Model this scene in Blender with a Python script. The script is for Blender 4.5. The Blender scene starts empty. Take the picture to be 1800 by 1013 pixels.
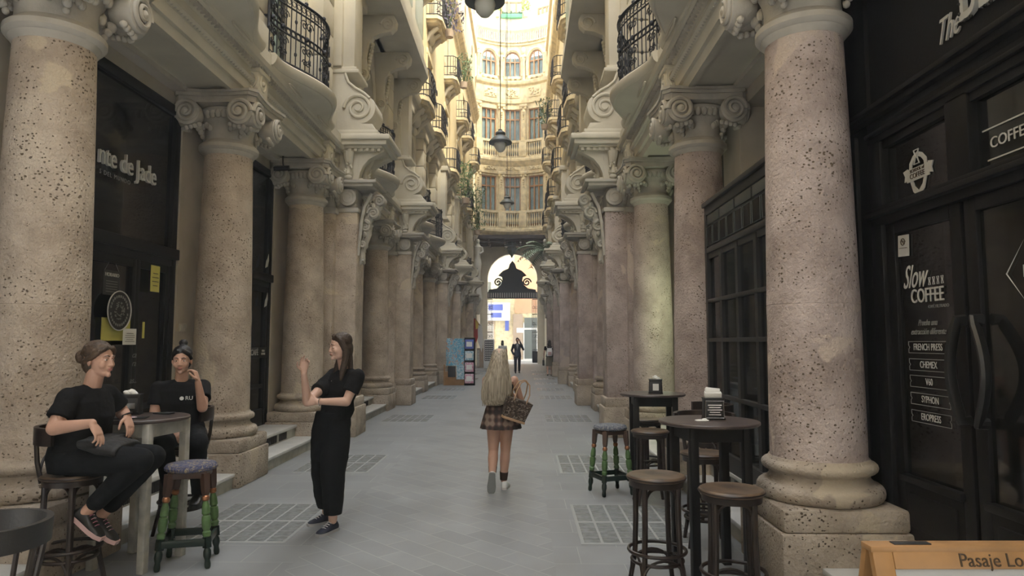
import bpy, bmesh, math, random
from mathutils import Vector, Matrix, Euler
C = bpy.context.scene.collection
PI = math.pi
random.seed(7)
AX = -0.715                      # centre line of the passage; every facade distance is measured from it

# ---------------------------------------------------------------- camera, sky, sun, exposure
cam_d = bpy.data.cameras.new('camera'); cam = bpy.data.objects.new('camera', cam_d); C.objects.link(cam)
cam_d.sensor_width = 36; cam_d.lens = 36 * 1180 / 1800; cam_d.clip_end = 400; cam_d.clip_start = .05
cam.location = (0, 0, 1.6)
cam.rotation_euler = (PI/2 + math.atan(94.5/1180), 0, math.atan(18/1184))
bpy.context.scene.camera = cam
sc = bpy.context.scene
sc.view_settings.view_transform = 'Standard'; sc.view_settings.look = 'None'
sc.view_settings.gamma = 1; sc.view_settings.use_curve_mapping = False
sc.view_settings.exposure = 2.15
w = bpy.data.worlds.new('sky'); sc.world = w; w.use_nodes = True
bg = w.node_tree.nodes['Background']; bg.inputs[0].default_value = (.93, .96, 1, 1); bg.inputs[1].default_value = 1.35
sun_d = bpy.data.lights.new('sun', 'SUN'); sun = bpy.data.objects.new('sun', sun_d); C.objects.link(sun)
sun_d.energy = 1.7; sun_d.angle = math.radians(6); sun_d.color = (1, .9, .68)
sun.rotation_euler = (math.radians(42), 0, math.radians(12)); sun.location = (3, -10, 40)

# ---------------------------------------------------------------- materials
def mat(name, col, rough=.6, metal=0, var=0, scale=4, bump=0, bscale=30, col2=None, spec=None, emis=None, alpha=None):
    m = bpy.data.materials.new(name); m.use_nodes = True; nt = m.node_tree; b = nt.nodes['Principled BSDF']
    b.inputs['Roughness'].default_value = rough; b.inputs['Metallic'].default_value = metal
    if spec is not None: b.inputs['Specular IOR Level'].default_value = spec
    c = (*col, 1)
    b.inputs['Base Color'].default_value = c
    tc = nt.nodes.new('ShaderNodeTexCoord')
    if var or col2:
        n = nt.nodes.new('ShaderNodeTexNoise'); n.inputs['Scale'].default_value = scale; n.inputs['Detail'].default_value = 5
        r = nt.nodes.new('ShaderNodeValToRGB'); nt.links.new(tc.outputs['Object'], n.inputs['Vector']); nt.links.new(n.outputs['Fac'], r.inputs[0])
        c2 = col2 or tuple(x*(1-var) for x in col)
        r.color_ramp.elements[0].color = (*c2, 1); r.color_ramp.elements[0].position = .35
        r.color_ramp.elements[1].color = c; r.color_ramp.elements[1].position = .62
        nt.links.new(r.outputs[0], b.inputs['Base Color'])
    if bump:
        n2 = nt.nodes.new('ShaderNodeTexNoise'); n2.inputs['Scale'].default_value = bscale; n2.inputs['Detail'].default_value = 6
        bp = nt.nodes.new('ShaderNodeBump'); bp.inputs['Strength'].default_value = bump; bp.inputs['Distance'].default_value = .02
        nt.links.new(tc.outputs['Object'], n2.inputs['Vector']); nt.links.new(n2.outputs['Fac'], bp.inputs['Height']); nt.links.new(bp.outputs[0], b.inputs['Normal'])
    if emis: b.inputs['Emission Color'].default_value = (*emis[:3], 1); b.inputs['Emission Strength'].default_value = emis[3]
    return m

def travertine(name, ca, cb, pit=(.16, .12, .085)):
    m = bpy.data.materials.new(name); m.use_nodes = True; nt = m.node_tree; L = nt.links.new; b = nt.nodes['Principled BSDF']
    N = lambda t: nt.nodes.new(t)
    tc = N('ShaderNodeTexCoord'); oi = N('ShaderNodeObjectInfo'); ad = N('ShaderNodeVectorMath'); ad.operation = 'ADD'
    mu = N('ShaderNodeMath'); mu.operation = 'MULTIPLY'; mu.inputs[1].default_value = 30
    L(oi.outputs['Random'], mu.inputs[0]); L(tc.outputs['Object'], ad.inputs[0]); L(mu.outputs[0], ad.inputs[1])
    n = N('ShaderNodeTexNoise'); n.inputs['Scale'].default_value = 2.2; n.inputs['Detail'].default_value = 8; n.inputs['Roughness'].default_value = .65
    L(ad.outputs[0], n.inputs['Vector'])
    r = N('ShaderNodeValToRGB'); r.color_ramp.elements[0].position = .36; r.color_ramp.elements[1].position = .64
    r.color_ramp.elements[0].color = (*ca, 1); r.color_ramp.elements[1].color = (*cb, 1); L(n.outputs['Fac'], r.inputs[0])
    # pits: stretched noise thresholded, more of them in some patches
    mp = N('ShaderNodeMapping'); mp.inputs['Scale'].default_value = (1, 1, 1.2); L(ad.outputs[0], mp.inputs['Vector'])
    v = N('ShaderNodeTexVoronoi'); v.inputs['Scale'].default_value = 31; v.inputs['Randomness'].default_value = 1; L(mp.outputs[0], v.inputs['Vector'])
    n3 = N('ShaderNodeTexNoise'); n3.inputs['Scale'].default_value = 34; n3.inputs['Detail'].default_value = 3; L(mp.outputs[0], n3.inputs['Vector'])
    pr = N('ShaderNodeMath'); pr.operation = 'MULTIPLY'; L(v.outputs['Distance'], pr.inputs[0])
    nn = N('ShaderNodeMath'); nn.operation = 'MULTIPLY_ADD'; nn.inputs[1].default_value = 3.0; nn.inputs[2].default_value = -.25; L(n3.outputs['Fac'], nn.inputs[0]); L(nn.outputs[0], pr.inputs[1])
    # patchiness
    n4 = N('ShaderNodeTexNoise'); n4.inputs['Scale'].default_value = 3.1; L(ad.outputs[0], n4.inputs['Vector'])
    th = N('ShaderNodeMath'); th.operation = 'MULTIPLY_ADD'; th.inputs[1].default_value = .66; th.inputs[2].default_value = -.10; L(n4.outputs['Fac'], th.inputs[0])
    lt = N('ShaderNodeMath'); lt.operation = 'SUBTRACT'; L(th.outputs[0], lt.inputs[0]); L(pr.outputs[0], lt.inputs[1])
    ms = N('ShaderNodeMath'); ms.operation = 'MULTIPLY'; ms.inputs[1].default_value = 14; ms.use_clamp = True; L(lt.outputs[0], ms.inputs[0])
    mx = N('ShaderNodeMix'); mx.data_type = 'RGBA'; L(ms.outputs[0], mx.inputs[0]); L(r.outputs[0], mx.inputs[6]); mx.inputs[7].default_value = (*pit, 1)
    n6 = N('ShaderNodeTexNoise'); n6.inputs['Scale'].default_value = 1.15; n6.inputs['Detail'].default_value = 4; n6.inputs['Distortion'].default_value = .6; L(ad.outputs[0], n6.inputs['Vector'])
    pm = N('ShaderNodeMath'); pm.operation = 'SUBTRACT'; pm.inputs[1].default_value = .62; L(n6.outputs['Fac'], pm.inputs[0])
    pk = N('ShaderNodeMath'); pk.operation = 'MULTIPLY'; pk.inputs[1].default_value = 60; pk.use_clamp = True; L(pm.outputs[0], pk.inputs[0])
    pv = N('ShaderNodeMath'); pv.operation = 'SUBTRACT'; pv.inputs[0].default_value = 1; L(pk.outputs[0], pv.inputs[1])
    ms2 = N('ShaderNodeMath'); ms2.operation = 'MULTIPLY'; L(ms.outputs[0], ms2.inputs[0]); L(pv.outputs[0], ms2.inputs[1]); L(ms2.outputs[0], mx.inputs[0])
    mq = N('ShaderNodeMix'); mq.data_type = 'RGBA'; L(pk.outputs[0], mq.inputs[0]); L(mx.outputs[2], mq.inputs[6]); mq.inputs[7].default_value = (cb[0]*.98, cb[1]*.97, cb[2]*.90, 1)
    L(mq.outputs[2], b.inputs['Base Color']); ms = ms2
    n5 = N('ShaderNodeTexNoise'); n5.inputs['Scale'].default_value = 42; n5.inputs['Detail'].default_value = 5; L(ad.outputs[0], n5.inputs['Vector'])
    hh = N('ShaderNodeMath'); hh.operation = 'SUBTRACT'; L(n5.outputs['Fac'], hh.inputs[0]); L(ms.outputs[0], hh.inputs[1])
    bp = N('ShaderNodeBump'); bp.inputs['Strength'].default_value = .9; bp.inputs['Distance'].default_value = .018; L(hh.outputs[0], bp.inputs['Height']); L(bp.outputs[0], b.inputs['Normal'])
    b.inputs['Roughness'].default_value = .85
    return m

def glass(name, tint=(.02, .022, .024), rough=.03, trans=.35, tcol=(.8, .85, .85)):
    m = bpy.data.materials.new(name); m.use_nodes = True; nt = m.node_tree; nt.nodes.clear(); L = nt.links.new
    o = nt.nodes.new('ShaderNodeOutputMaterial'); g = nt.nodes.new('ShaderNodeBsdfPrincipled'); g.inputs['Base Color'].default_value = (*tint, 1)
    g.inputs['Roughness'].default_value = rough; g.inputs['Specular IOR Level'].default_value = .9
    t = nt.nodes.new('ShaderNodeBsdfTransparent'); t.inputs[0].default_value = (*tcol, 1)
    x = nt.nodes.new('ShaderNodeMixShader'); x.inputs[0].default_value = trans; L(g.outputs[0], x.inputs[1]); L(t.outputs[0], x.inputs[2]); L(x.outputs[0], o.inputs[0])
    return m

M = {}
M['trav_l'] = travertine('travertine_tan', (.37, .295, .228), (.60, .51, .41))
M['trav_r'] = travertine('travertine_rosy', (.34, .272, .245), (.57, .48, .44))
M['plinth'] = travertine('plinth_stone', (.30, .245, .19), (.49, .42, .34), (.10, .075, .05))
M['carved'] = mat('carved_stone', (.50, .465, .40), .85, var=.22, scale=5, bump=.25, bscale=25)
M['carved2'] = mat('pale_plaster_stone', (.62, .575, .47), .85, var=.12, scale=2, bump=.12, bscale=20)
M['cream'] = mat('cream_render', (.72, .60, .37), .85, var=.1, scale=1.2)
M['cream2'] = mat('warm_carved_render', (.76, .65, .42), .85, var=.3, scale=4, bump=.2, bscale=14)
M['beige'] = mat('beige_wall', (.46, .41, .33), .8, var=.15, scale=3, bump=.08)
M['soffit'] = mat('beam_soffit', (.50, .46, .40), .85, var=.1)
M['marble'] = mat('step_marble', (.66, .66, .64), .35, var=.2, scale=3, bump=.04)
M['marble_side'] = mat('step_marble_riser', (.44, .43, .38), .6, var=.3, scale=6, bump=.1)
M['blackwood'] = mat('black_painted_wood', (.006, .006, .007), .5, bump=.05, bscale=60, spec=.3)
M['greywood'] = mat('dark_grey_painted_wood', (.028, .028, .029), .45, bump=.08, bscale=60)
M['iron'] = mat('wrought_iron', (.02, .022, .03), .5, metal=.2)
M['glass'] = glass('shop_glass', trans=.5)
M['darkglass'] = glass('dark_shop_glass', (.012, .012, .012), .05, .25)
M['winglass'] = glass('curtain_glass', (.10, .11, .12), .06, .93)
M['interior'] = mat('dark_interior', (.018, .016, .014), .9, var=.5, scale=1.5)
M['white'] = mat('white_paint', (.72, .72, .70), .6)
M['offwhite'] = mat('worn_white_wood', (.50, .49, .44), .55, var=.35, scale=9)
M['paper'] = mat('paper', (.75, .74, .7), .8)
M['yellow'] = mat('yellow_paper', (.55, .50, .12), .8)
M['ghost'] = mat('window_lettering', (.50, .50, .48), .6)
M['ghost2'] = mat('faded_lettering', (.22, .22, .21), .6)
M['stoolwood'] = mat('stool_brown_wood', (.028, .018, .014), .4, var=.5, scale=12)
M['seatwood'] = mat('worn_seat_wood', (.15, .10, .062), .42, col2=(.05, .033, .024), scale=7)
M['tabletop'] = mat('table_top_wood', (.085, .062, .056), .4, col2=(.045, .035, .033), scale=6)
M['tablerim'] = mat('seat_rim_wood', (.22, .13, .06), .4)
M['stoolbrown'] = mat('turned_leg_brown', (.075, .042, .03), .4)
M['green'] = mat('turned_leg_green', (.10, .19, .07), .5, var=.3, scale=20)
M['darkgreen'] = mat('dark_green_black_wood', (.008, .02, .016), .35)
M['copper'] = mat('copper_ring', (.35, .16, .08), .35, metal=.7)
M['skin'] = mat('skin', (.56, .33, .24), .5, var=.08, scale=9)
M['skin2'] = mat('skin_pale', (.62, .40, .31), .5, var=.06, scale=9)
M['black_cloth'] = mat('black_cotton', (.008, .008, .009), .9, bump=.3, bscale=14, spec=.2)
M['black_trouser'] = mat('black_trouser_cloth', (.007, .008, .010), .85, bump=.3, bscale=9, spec=.2)
M['apron'] = mat('charcoal_apron', (.012, .012, .013), .7, bump=.2, bscale=30)
M['navy'] = mat('navy_suit', (.022, .026, .045), .7)
M['brown_hair'] = mat('dark_brown_hair', (.045, .028, .018), .55, bump=.5, bscale=60)
M['lbrown_hair'] = mat('brown_hair', (.09, .055, .032), .55, var=.5, scale=25, bump=.5, bscale=60)
M['black_hair'] = mat('black_hair', (.010, .009, .009), .45, bump=.4, bscale=60)
M['sole'] = mat('pale_sole', (.55, .52, .50), .6)
M['lips'] = mat('lips', (.42, .15, .13), .45)
M['eyewhite'] = mat('eye_white', (.7, .7, .68), .3)
M['iris'] = mat('eye_iris', (.03, .018, .01), .2)
M['metal'] = mat('dispenser_metal', (.5, .5, .5), .25, metal=.9)
M['rubber'] = mat('black_plastic', (.012, .012, .012), .4)
M['leaf'] = mat('leaf_green', (.10, .17, .06), .6, var=.5, scale=8)
M['palm'] = mat('silvery_palm_leaf', (.26, .34, .25), .6, var=.4, scale=5)
M['purple'] = mat('dusty_purple_flowers', (.13, .11, .17), .8, var=.5, scale=20)
M['winwood'] = mat('orange_brown_window_wood', (.42, .22, .09), .5, var=.2, scale=8)
M['curtain'] = mat('blue_grey_curtain', (.80, .84, .84), .8, var=.3, scale=3)
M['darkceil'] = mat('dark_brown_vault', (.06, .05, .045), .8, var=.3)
M['lampmetal'] = mat('lamp_grey_enamel', (.07, .08, .08), .45, metal=.2)
M['lampglass'] = mat('lamp_frosted_glass', (.55, .56, .52), .3)
M['orange'] = mat('honey_pine', (.40, .215, .085), .5, var=.25, scale=7)
M['engrave'] = mat('engraved_dark', (.05, .03, .015), .7)
M['board'] = mat('whiteboard_grey', (.42, .43, .44), .4)

def plaid():
    m = bpy.data.materials.new('plaid_wool'); m.use_nodes = True; nt = m.node_tree; L = nt.links.new; b = nt.nodes['Principled BSDF']
    tc = nt.nodes.new('ShaderNodeTexCoord'); sx = nt.nodes.new('ShaderNodeSeparateXYZ'); L(tc.outputs['Object'], sx.inputs[0])
    acc = None
    for ax, f in (('X', 95), ('Z', 80), ('X', 31), ('Z', 27)):
        s = nt.nodes.new('ShaderNodeMath'); s.operation = 'MULTIPLY'; s.inputs[1].default_value = f; L(sx.outputs[ax], s.inputs[0])
        q = nt.nodes.new('ShaderNodeMath'); q.operation = 'SINE'; L(s.outputs[0], q.inputs[0])
        if acc is None: acc = q
        else:
            a = nt.nodes.new('ShaderNodeMath'); a.operation = 'ADD'; L(acc.outputs[0], a.inputs[0]); L(q.outputs[0], a.inputs[1]); acc = a
    r = nt.nodes.new('ShaderNodeValToRGB'); mr = nt.nodes.new('ShaderNodeMapRange'); mr.inputs[1].default_value = -3; mr.inputs[2].default_value = 3
    L(acc.outputs[0], mr.inputs[0]); L(mr.outputs[0], r.inputs[0])
    e = r.color_ramp.elements; e[0].position = .3; e[0].color = (.03, .022, .02, 1); e[1].position = .8; e[1].color = (.24, .18, .14, 1)
    x = e.new(.55); x.color = (.09, .05, .04, 1)
    L(r.outputs[0], b.inputs['Base Color']); b.inputs['Roughness'].default_value = .9
    return m
M['plaid'] = plaid()

def speckle(name, base, cols, scale):
    m = bpy.data.materials.new(name); m.use_nodes = True; nt = m.node_tree; L = nt.links.new; b = nt.nodes['Principled BSDF']
    tc = nt.nodes.new('ShaderNodeTexCoord'); v = nt.nodes.new('ShaderNodeTexNoise'); v.inputs['Scale'].default_value = scale; v.inputs['Detail'].default_value = 4; v.inputs['Distortion'].default_value = 1.5
    L(tc.outputs['Object'], v.inputs['Vector'])
    r = nt.nodes.new('ShaderNodeValToRGB'); r.color_ramp.interpolation = 'CONSTANT'; L(v.outputs['Fac'], r.inputs[0])
    e = r.color_ramp.elements; e[0].position = 0; e[0].color = (*base, 1); e[1].position = .47; e[1].color = (*cols[0], 1)
    for p, c in zip((.52, .57, .62), cols[1:]): x = e.new(p); x.color = (*c, 1)
    L(r.outputs[0], b.inputs['Base Color']); b.inputs['Roughness'].default_value = .95
    return m
M['fabric_l'] = speckle('woven_patterned_fabric', (.05, .06, .12), [(.16, .15, .2), (.05, .05, .09), (.30, .25, .17)], 38)
M['fabric_r'] = speckle('speckled_tweed_fabric', (.05, .06, .09), [(.22, .23, .26), (.08, .09, .12), (.3, .29, .27)], 60)
M['poster_blue'] = speckle('kiosk_poster_print', (.12, .35, .5), [(.45, .62, .68), (.16, .40, .55), (.6, .35, .25)], 7)
M['monogram'] = speckle('brown_checked_canvas', (.035, .024, .018), [(.10, .07, .05), (.045, .03, .022), (.22, .19, .16)], 28)
M['pinkprint'] = speckle('pink_leaflets', (.55, .2, .3), [(.7, .6, .62), (.5, .15, .25), (.75, .7, .7)], 14)
M['blueprint'] = speckle('blue_leaflets', (.2, .4, .5), [(.6, .68, .7), (.25, .45, .55), (.7, .7, .7)], 14)

def hairlong():
    m = bpy.data.materials.new('ash_blonde_hair'); m.use_nodes = True; nt = m.node_tree; L = nt.links.new; b = nt.nodes['Principled BSDF']
    tc = nt.nodes.new('ShaderNodeTexCoord'); mp = nt.nodes.new('ShaderNodeMapping'); mp.inputs['Scale'].default_value = (60, 60, 1.6); L(tc.outputs['Object'], mp.inputs[0])
    n = nt.nodes.new('ShaderNodeTexNoise'); n.inputs['Scale'].default_value = 1.4; n.inputs['Detail'].default_value = 4; L(mp.outputs[0], n.inputs['Vector'])
    r = nt.nodes.new('ShaderNodeValToRGB'); r.color_ramp.elements[0].position = .3; r.color_ramp.elements[1].position = .7
    r.color_ramp.elements[0].color = (.15, .12, .085, 1); r.color_ramp.elements[1].color = (.50, .43, .33, 1); L(n.outputs['Fac'], r.inputs[0]); L(r.outputs[0], b.inputs['Base Color'])
    bp = nt.nodes.new('ShaderNodeBump'); bp.inputs['Strength'].default_value = .6; bp.inputs['Distance'].default_value = .01; L(n.outputs['Fac'], bp.inputs['Height']); L(bp.outputs[0], b.inputs['Normal'])
    b.inputs['Roughness'].default_value = .42
    return m
M['blonde'] = hairlong()

def floor_mat():
    m = bpy.data.materials.new('grey_paving'); m.use_nodes = True; nt = m.node_tree; L = nt.links.new; b = nt.nodes['Principled BSDF']
    N = nt.nodes.new
    tc = N('ShaderNodeTexCoord')
    def brick(rot, sx, w_, h_, off):
        mp = N('ShaderNodeMapping'); mp.inputs['Rotation'].default_value = (0, 0, rot); mp.inputs['Location'].default_value = (.1, .2, 0); L(tc.outputs['Object'], mp.inputs[0])
        k = N('ShaderNodeTexBrick'); k.inputs['Scale'].default_value = 1; k.inputs['Brick Width'].default_value = w_; k.inputs['Row Height'].default_value = h_
        k.inputs['Mortar Size'].default_value = .0035; k.inputs['Mortar Smooth'].default_value = .3; k.offset = off
        k.inputs['Color1'].default_value = (.252, .262, .268, 1); k.inputs['Color2'].default_value = (.218, .228, .234, 1); k.inputs['Mortar'].default_value = (.34, .345, .34, 1)
        L(mp.outputs[0], k.inputs['Vector']); return k
    k1 = brick(PI/4, 1, .42, .21, .5); k2 = brick(0, 1, .62, .40, .5)
    sx = N('ShaderNodeSeparateXYZ'); L(tc.outputs['Object'], sx.inputs[0])
    ab = N('ShaderNodeMath'); ab.operation = 'ABSOLUTE'; L(sx.outputs['X'], ab.inputs[0])
    gt = N('ShaderNodeMath'); gt.operation = 'GREATER_THAN'; gt.inputs[1].default_value = .95; L(ab.outputs[0], gt.inputs[0])
    mx = N('ShaderNodeMix'); mx.data_type = 'RGBA'; L(gt.outputs[0], mx.inputs[0]); L(k1.outputs['Color'], mx.inputs[6]); L(k2.outputs['Color'], mx.inputs[7])
    n = N('ShaderNodeTexNoise'); n.inputs['Scale'].default_value = 1.3; n.inputs['Detail'].default_value = 9; n.inputs['Roughness'].default_value = .7; L(tc.outputs['Object'], n.inputs['Vector'])
    mr = N('ShaderNodeMapRange'); mr.inputs[1].default_value = .3; mr.inputs[2].default_value = .7; mr.inputs[3].default_value = .78; mr.inputs[4].default_value = 1.15; L(n.outputs['Fac'], mr.inputs[0])
    m2 = N('ShaderNodeMix'); m2.data_type = 'RGBA'; m2.blend_type = 'MULTIPLY'; m2.inputs[0].default_value = 1; L(mx.outputs[2], m2.inputs[6]); L(mr.outputs[0], m2.inputs[7])
    L(m2.outputs[2], b.inputs['Base Color'])
    m3 = N('ShaderNodeMapRange'); m3.inputs[1].default_value = .3; m3.inputs[2].default_value = .7; m3.inputs[3].default_value = .42; m3.inputs[4].default_value = .62; L(n.outputs['Fac'], m3.inputs[0]); L(m3.outputs[0], b.inputs['Roughness'])
    return m
M['floor'] = floor_mat()
def tileglass():
    m = mat('floor_glass_lens', (.25, .265, .27), .25, var=.3, scale=18, bump=.6, bscale=14); return m
M['lens'] = tileglass(); M['lensframe'] = mat('lens_frame_concrete', (.29, .30, .295), .7)

# ---------------------------------------------------------------- mesh helpers
class MB:
    def __init__(s): s.b = bmesh.new()
    def box(s, x0, x1, y0, y1, z0, z1, bev=0, rot=None, piv=None):
        t = bmesh.new()
        v = [t.verts.new((x, y, z)) for x in (x0, x1) for y in (y0, y1) for z in (z0, z1)]
        for f in ((0,1,3,2),(4,6,7,5),(0,4,5,1),(2,3,7,6),(0,2,6,4),(1,5,7,3)): t.faces.new([v[i] for i in f])
        if bev: bmesh.ops.bevel(t, geom=t.edges[:], offset=bev, segments=2, profile=.5, affect='EDGES')
        s._add(t, rot, piv or ((x0+x1)/2, (y0+y1)/2, (z0+z1)/2)); return s
    def _add(s, t, rot=None, piv=(0,0,0), mtx=None):
        bmesh.ops.recalc_face_normals(t, faces=t.faces[:])
        if rot is not None: bmesh.ops.rotate(t, verts=t.verts[:], cent=piv, matrix=Euler(rot).to_matrix())
        if mtx is not None: bmesh.ops.transform(t, verts=t.verts[:], matrix=mtx)
        me = bpy.data.meshes.new('t'); t.to_mesh(me); t.free(); s.b.from_mesh(me); bpy.data.meshes.remove(me)
    def lathe(s, prof, cx=0, cy=0, cz=0, n=32, sx=1, sy=1, mtx=None, ph=0):
        t = bmesh.new(); rings = []
        for r, z in prof:
            rings.append([t.verts.new((cx + r*sx*math.cos(2*PI*(i+ph)/n), cy + r*sy*math.sin(2*PI*(i+ph)/n), cz + z)) for i in range(n)])
        for a, b in zip(rings, rings[1:]):
            for i in range(n): t.faces.new((a[i], a[(i+1) % n], b[(i+1) % n], b[i]))
        t.faces.new(rings[0][::-1]); t.faces.new(rings[-1]); s._add(t, mtx=mtx); return s
    def cone(s, p0, p1, r0, r1, n=12):
        p0 = Vector(p0); p1 = Vector(p1); d = p1 - p0; q = d.to_track_quat('Z', 'Y').to_matrix().to_4x4(); q.translation = p0
        return s.lathe([(r0, 0), (r1, d.length)], n=n, mtx=q)
    def sph(s, c, r, n=12, sc=(1,1,1), rot=None):
        t = bmesh.new(); bmesh.ops.create_uvsphere(t, u_segments=n, v_segments=max(6, n*2//3), radius=1)
        m = Matrix.Translation(c) @ (Euler(rot).to_matrix().to_4x4() if rot else Matrix()) @ Matrix.Diagonal((r*sc[0], r*sc[1], r*sc[2], 1))
        s._add(t, mtx=m); return s
    def tube(s, pts, r, n=8, closed=False, flat=None):
        pts = [Vector(p) for p in pts]; N = len(pts); t = bmesh.new(); rings = []
        up = Vector((0, 0, 1)); prev = None
        for i, p in enumerate(pts):
            a = pts[(i-1) % N] if (closed or i > 0) else p; b = pts[(i+1) % N] if (closed or i < N-1) else p
            d = (b - a); d = d.normalized() if d.length > 1e-9 else Vector((0,0,1))
            if prev is None:
                u = d.cross(up); u = u if u.length > 1e-3 else d.cross(Vector((1, 0, 0)))
            else: u = prev - d*prev.dot(d)
            u.normalize(); prev = u; v = d.cross(u)
            rr = r[i] if isinstance(r, (list, tuple)) else r
            rv = rr*(flat or 1)
            rings.append([t.verts.new(p + u*rr*math.cos(2*PI*k/n) + v*rv*math.sin(2*PI*k/n)) for k in range(n)])
        rng = range(N if closed else N-1)
        for i in rng:
            a, b = rings[i], rings[(i+1) % N]
            for k in range(n): t.faces.new((a[k], a[(k+1) % n], b[(k+1) % n], b[k]))
        if not closed: t.faces.new(rings[0][::-1]); t.faces.new(rings[-1])
        s._add(t); return s
    def prism(s, poly, a0, a1, axis='y', bev=0):
        # poly: list of 2-D points in the plane across axis, extruded from a0 to a1
        t = bmesh.new()
        def P(u, v, a): return {'y': (u, a, v), 'x': (a, u, v), 'z': (u, v, a)}[axis]
        f0 = t.faces.new([t.verts.new(P(u, v, a0)) for u, v in poly])
        r = bmesh.ops.extrude_face_region(t, geom=[f0]); vs = [g for g in r['geom'] if isinstance(g, bmesh.types.BMVert)]
        d = {'y': (0, a1-a0, 0), 'x': (a1-a0, 0, 0), 'z': (0, 0, a1-a0)}[axis]
        bmesh.ops.translate(t, verts=vs, vec=d)
        if bev:
            e = [e for e in t.edges if len(e.link_faces) == 2 and e.calc_face_angle(0) > .6]
            bmesh.ops.bevel(t, geom=e, offset=bev, segments=2, profile=.5, affect='EDGES')
        bmesh.ops.triangulate(t, faces=[f for f in t.faces if len(f.verts) > 6])
        s._add(t); return s
    def sweep(s, prof, path, closed_prof=True):
        # prof: (out, z) points; path: list of (point2d, normal2d)
        t = bmesh.new(); rings = []
        for (px, py), (nx, ny) in path:
            rings.append([t.verts.new((px + nx*o, py + ny*o, z)) for o, z in prof])
        n = len(prof)
        for a, b in zip(rings, rings[1:]):
            for k in range(n): t.faces.new((a[k], a[(k+1) % n], b[(k+1) % n], b[k]))
        t.faces.new(rings[0][::-1]); t.faces.new(rings[-1])
        bmesh.ops.triangulate(t, faces=[f for f in t.faces if len(f.verts) > 4]); s._add(t); return s
    def xf(s, m): bmesh.ops.transform(s.b, verts=s.b.verts[:], matrix=m); return s
    def build(s, name, m, parent=None, loc=(0,0,0), smooth=True, ang=.6, rot=None):
        me = bpy.data.meshes.new(name); s.b.to_mesh(me); s.b.free()
        me.materials.append(M[m] if isinstance(m, str) else m)
        if smooth:
            for p in me.polygons: p.use_smooth = True
            try: me.set_sharp_from_angle(angle=ang)
            except Exception: pass
        o = bpy.data.objects.new(name, me); C.objects.link(o); o.location = loc
        if rot: o.rotation_euler = rot
        if parent: o.parent = parent
        return o

def thing(name, label, cat, loc=(0,0,0), rz=0, group=None, sx=1):
    o = bpy.data.objects.new(name, None); C.objects.link(o); o.empty_display_size = .1
    o.location = loc; o.rotation_euler = (0, 0, rz); o.scale = (sx, 1, 1); o['label'] = label; o['category'] = cat
    if group: o['group'] = group
    return o
def tag(o, label, cat, group=None, kind=None):
    o['label'] = label; o['category'] = cat
    if group: o['group'] = group
    if kind: o['kind'] = kind
    return o
def struct(o): o['kind'] = 'structure'; return o
def dup(root, loc=None, rz=None, label=None, group=None, sx=None, parent=None, mats=None):
    c = root.copy(); C.objects.link(c)
    if loc is not None: c.location = loc
    if rz is not None: c.rotation_euler = (root.rotation_euler[0], root.rotation_euler[1], rz)
    if sx is not None: c.scale = (sx, 1, 1)
    if label: c['label'] = label
    if group: c['group'] = group
    if parent: c.parent = parent
    for ch in root.children: dup(ch, parent=c)
    return c
def text(name, s, size, mtx, m, parent=None, ext=.002, align='CENTER', sxy=(1, 1), shear=0, space=1):
    cu = bpy.data.curves.new(name, 'FONT'); cu.body = s; cu.size = size; cu.extrude = ext; cu.align_x = align; cu.align_y = 'CENTER'; cu.resolution_u = 3
    cu.shear = shear; cu.space_character = space
    t = bpy.data.objects.new(name + '_t', cu); C.objects.link(t); bpy.context.view_layer.update()
    me = bpy.data.meshes.new_from_object(t); bpy.data.objects.remove(t); bpy.data.curves.remove(cu)
    me.materials.clear(); me.materials.append(M[m]); me.name = name
    me.transform(mtx @ Matrix.Diagonal((sxy[0], sxy[1], 1, 1)))
    o = bpy.data.objects.new(name, me); C.objects.link(o)
    if parent: o.parent = parent
    return o
def wallR(x, y, z): return Matrix(((0, 0, -1, x), (-1, 0, 0, y), (0, 1, 0, z), (0, 0, 0, 1)))   # faces -x (right-hand wall)
def wallL(x, y, z): return Matrix(((0, 0, 1, x), (1, 0, 0, y), (0, 1, 0, z), (0, 0, 0, 1)))     # faces +x (left-hand wall)
def front(x, y, z, tilt=0): return Matrix.Translation((x, y, z)) @ Matrix.Rotation(PI/2 - tilt, 4, 'X')  # faces -y

def spiral(cx, cz, r, turns=2.1, w=.16, y0=0, th=.02, n=40, hand=1):
    """points of a volute band in xz, front at y0"""
    pts = []
    for i in range(n+1):
        t = i/n; a = hand*turns*2*PI*t; rr = r*(1 - .86*t)
        pts.append((cx + rr*math.cos(a), y0, cz + rr*math.sin(a)))
    return pts

M['roofglass'] = glass('roof_glass', (.5,.55,.55), .1, .85, (.95,.97,1)); M['trough'] = mat('green_trough', (.08,.35,.15), .6); M['bushleaf'] = mat('yellow_green_leaf', (.30,.40,.05), .7, var=.4, scale=9)
M['brownbeam'] = mat('brown_ceiling_beam', (.12,.10,.085), .7); M['orangewall'] = mat('orange_render', (.62,.34,.20), .8, var=.1); M['brownpier'] = mat('brown_pier', (.40,.31,.23), .8, var=.1)
M['greyglass'] = glass('grey_door_glass', (.16,.18,.17), .1, .2); M['bluesign'] = mat('blue_sign', (.10,.14,.45), .6); M['statue'] = mat('pale_statue_stone', (.62,.60,.54), .8, bump=.2)
M['strip'] = mat('painted_window_glow', (.62,.66,.42), .8)  # pale colour carries the glow of a lit window
M['flagred'] = mat('flag_red', (.45,.05,.04), .8); M['flagyel'] = mat('flag_yellow', (.7,.5,.08), .8); M['brasspipe'] = mat('yellow_pipe', (.5,.38,.12), .5)
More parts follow.
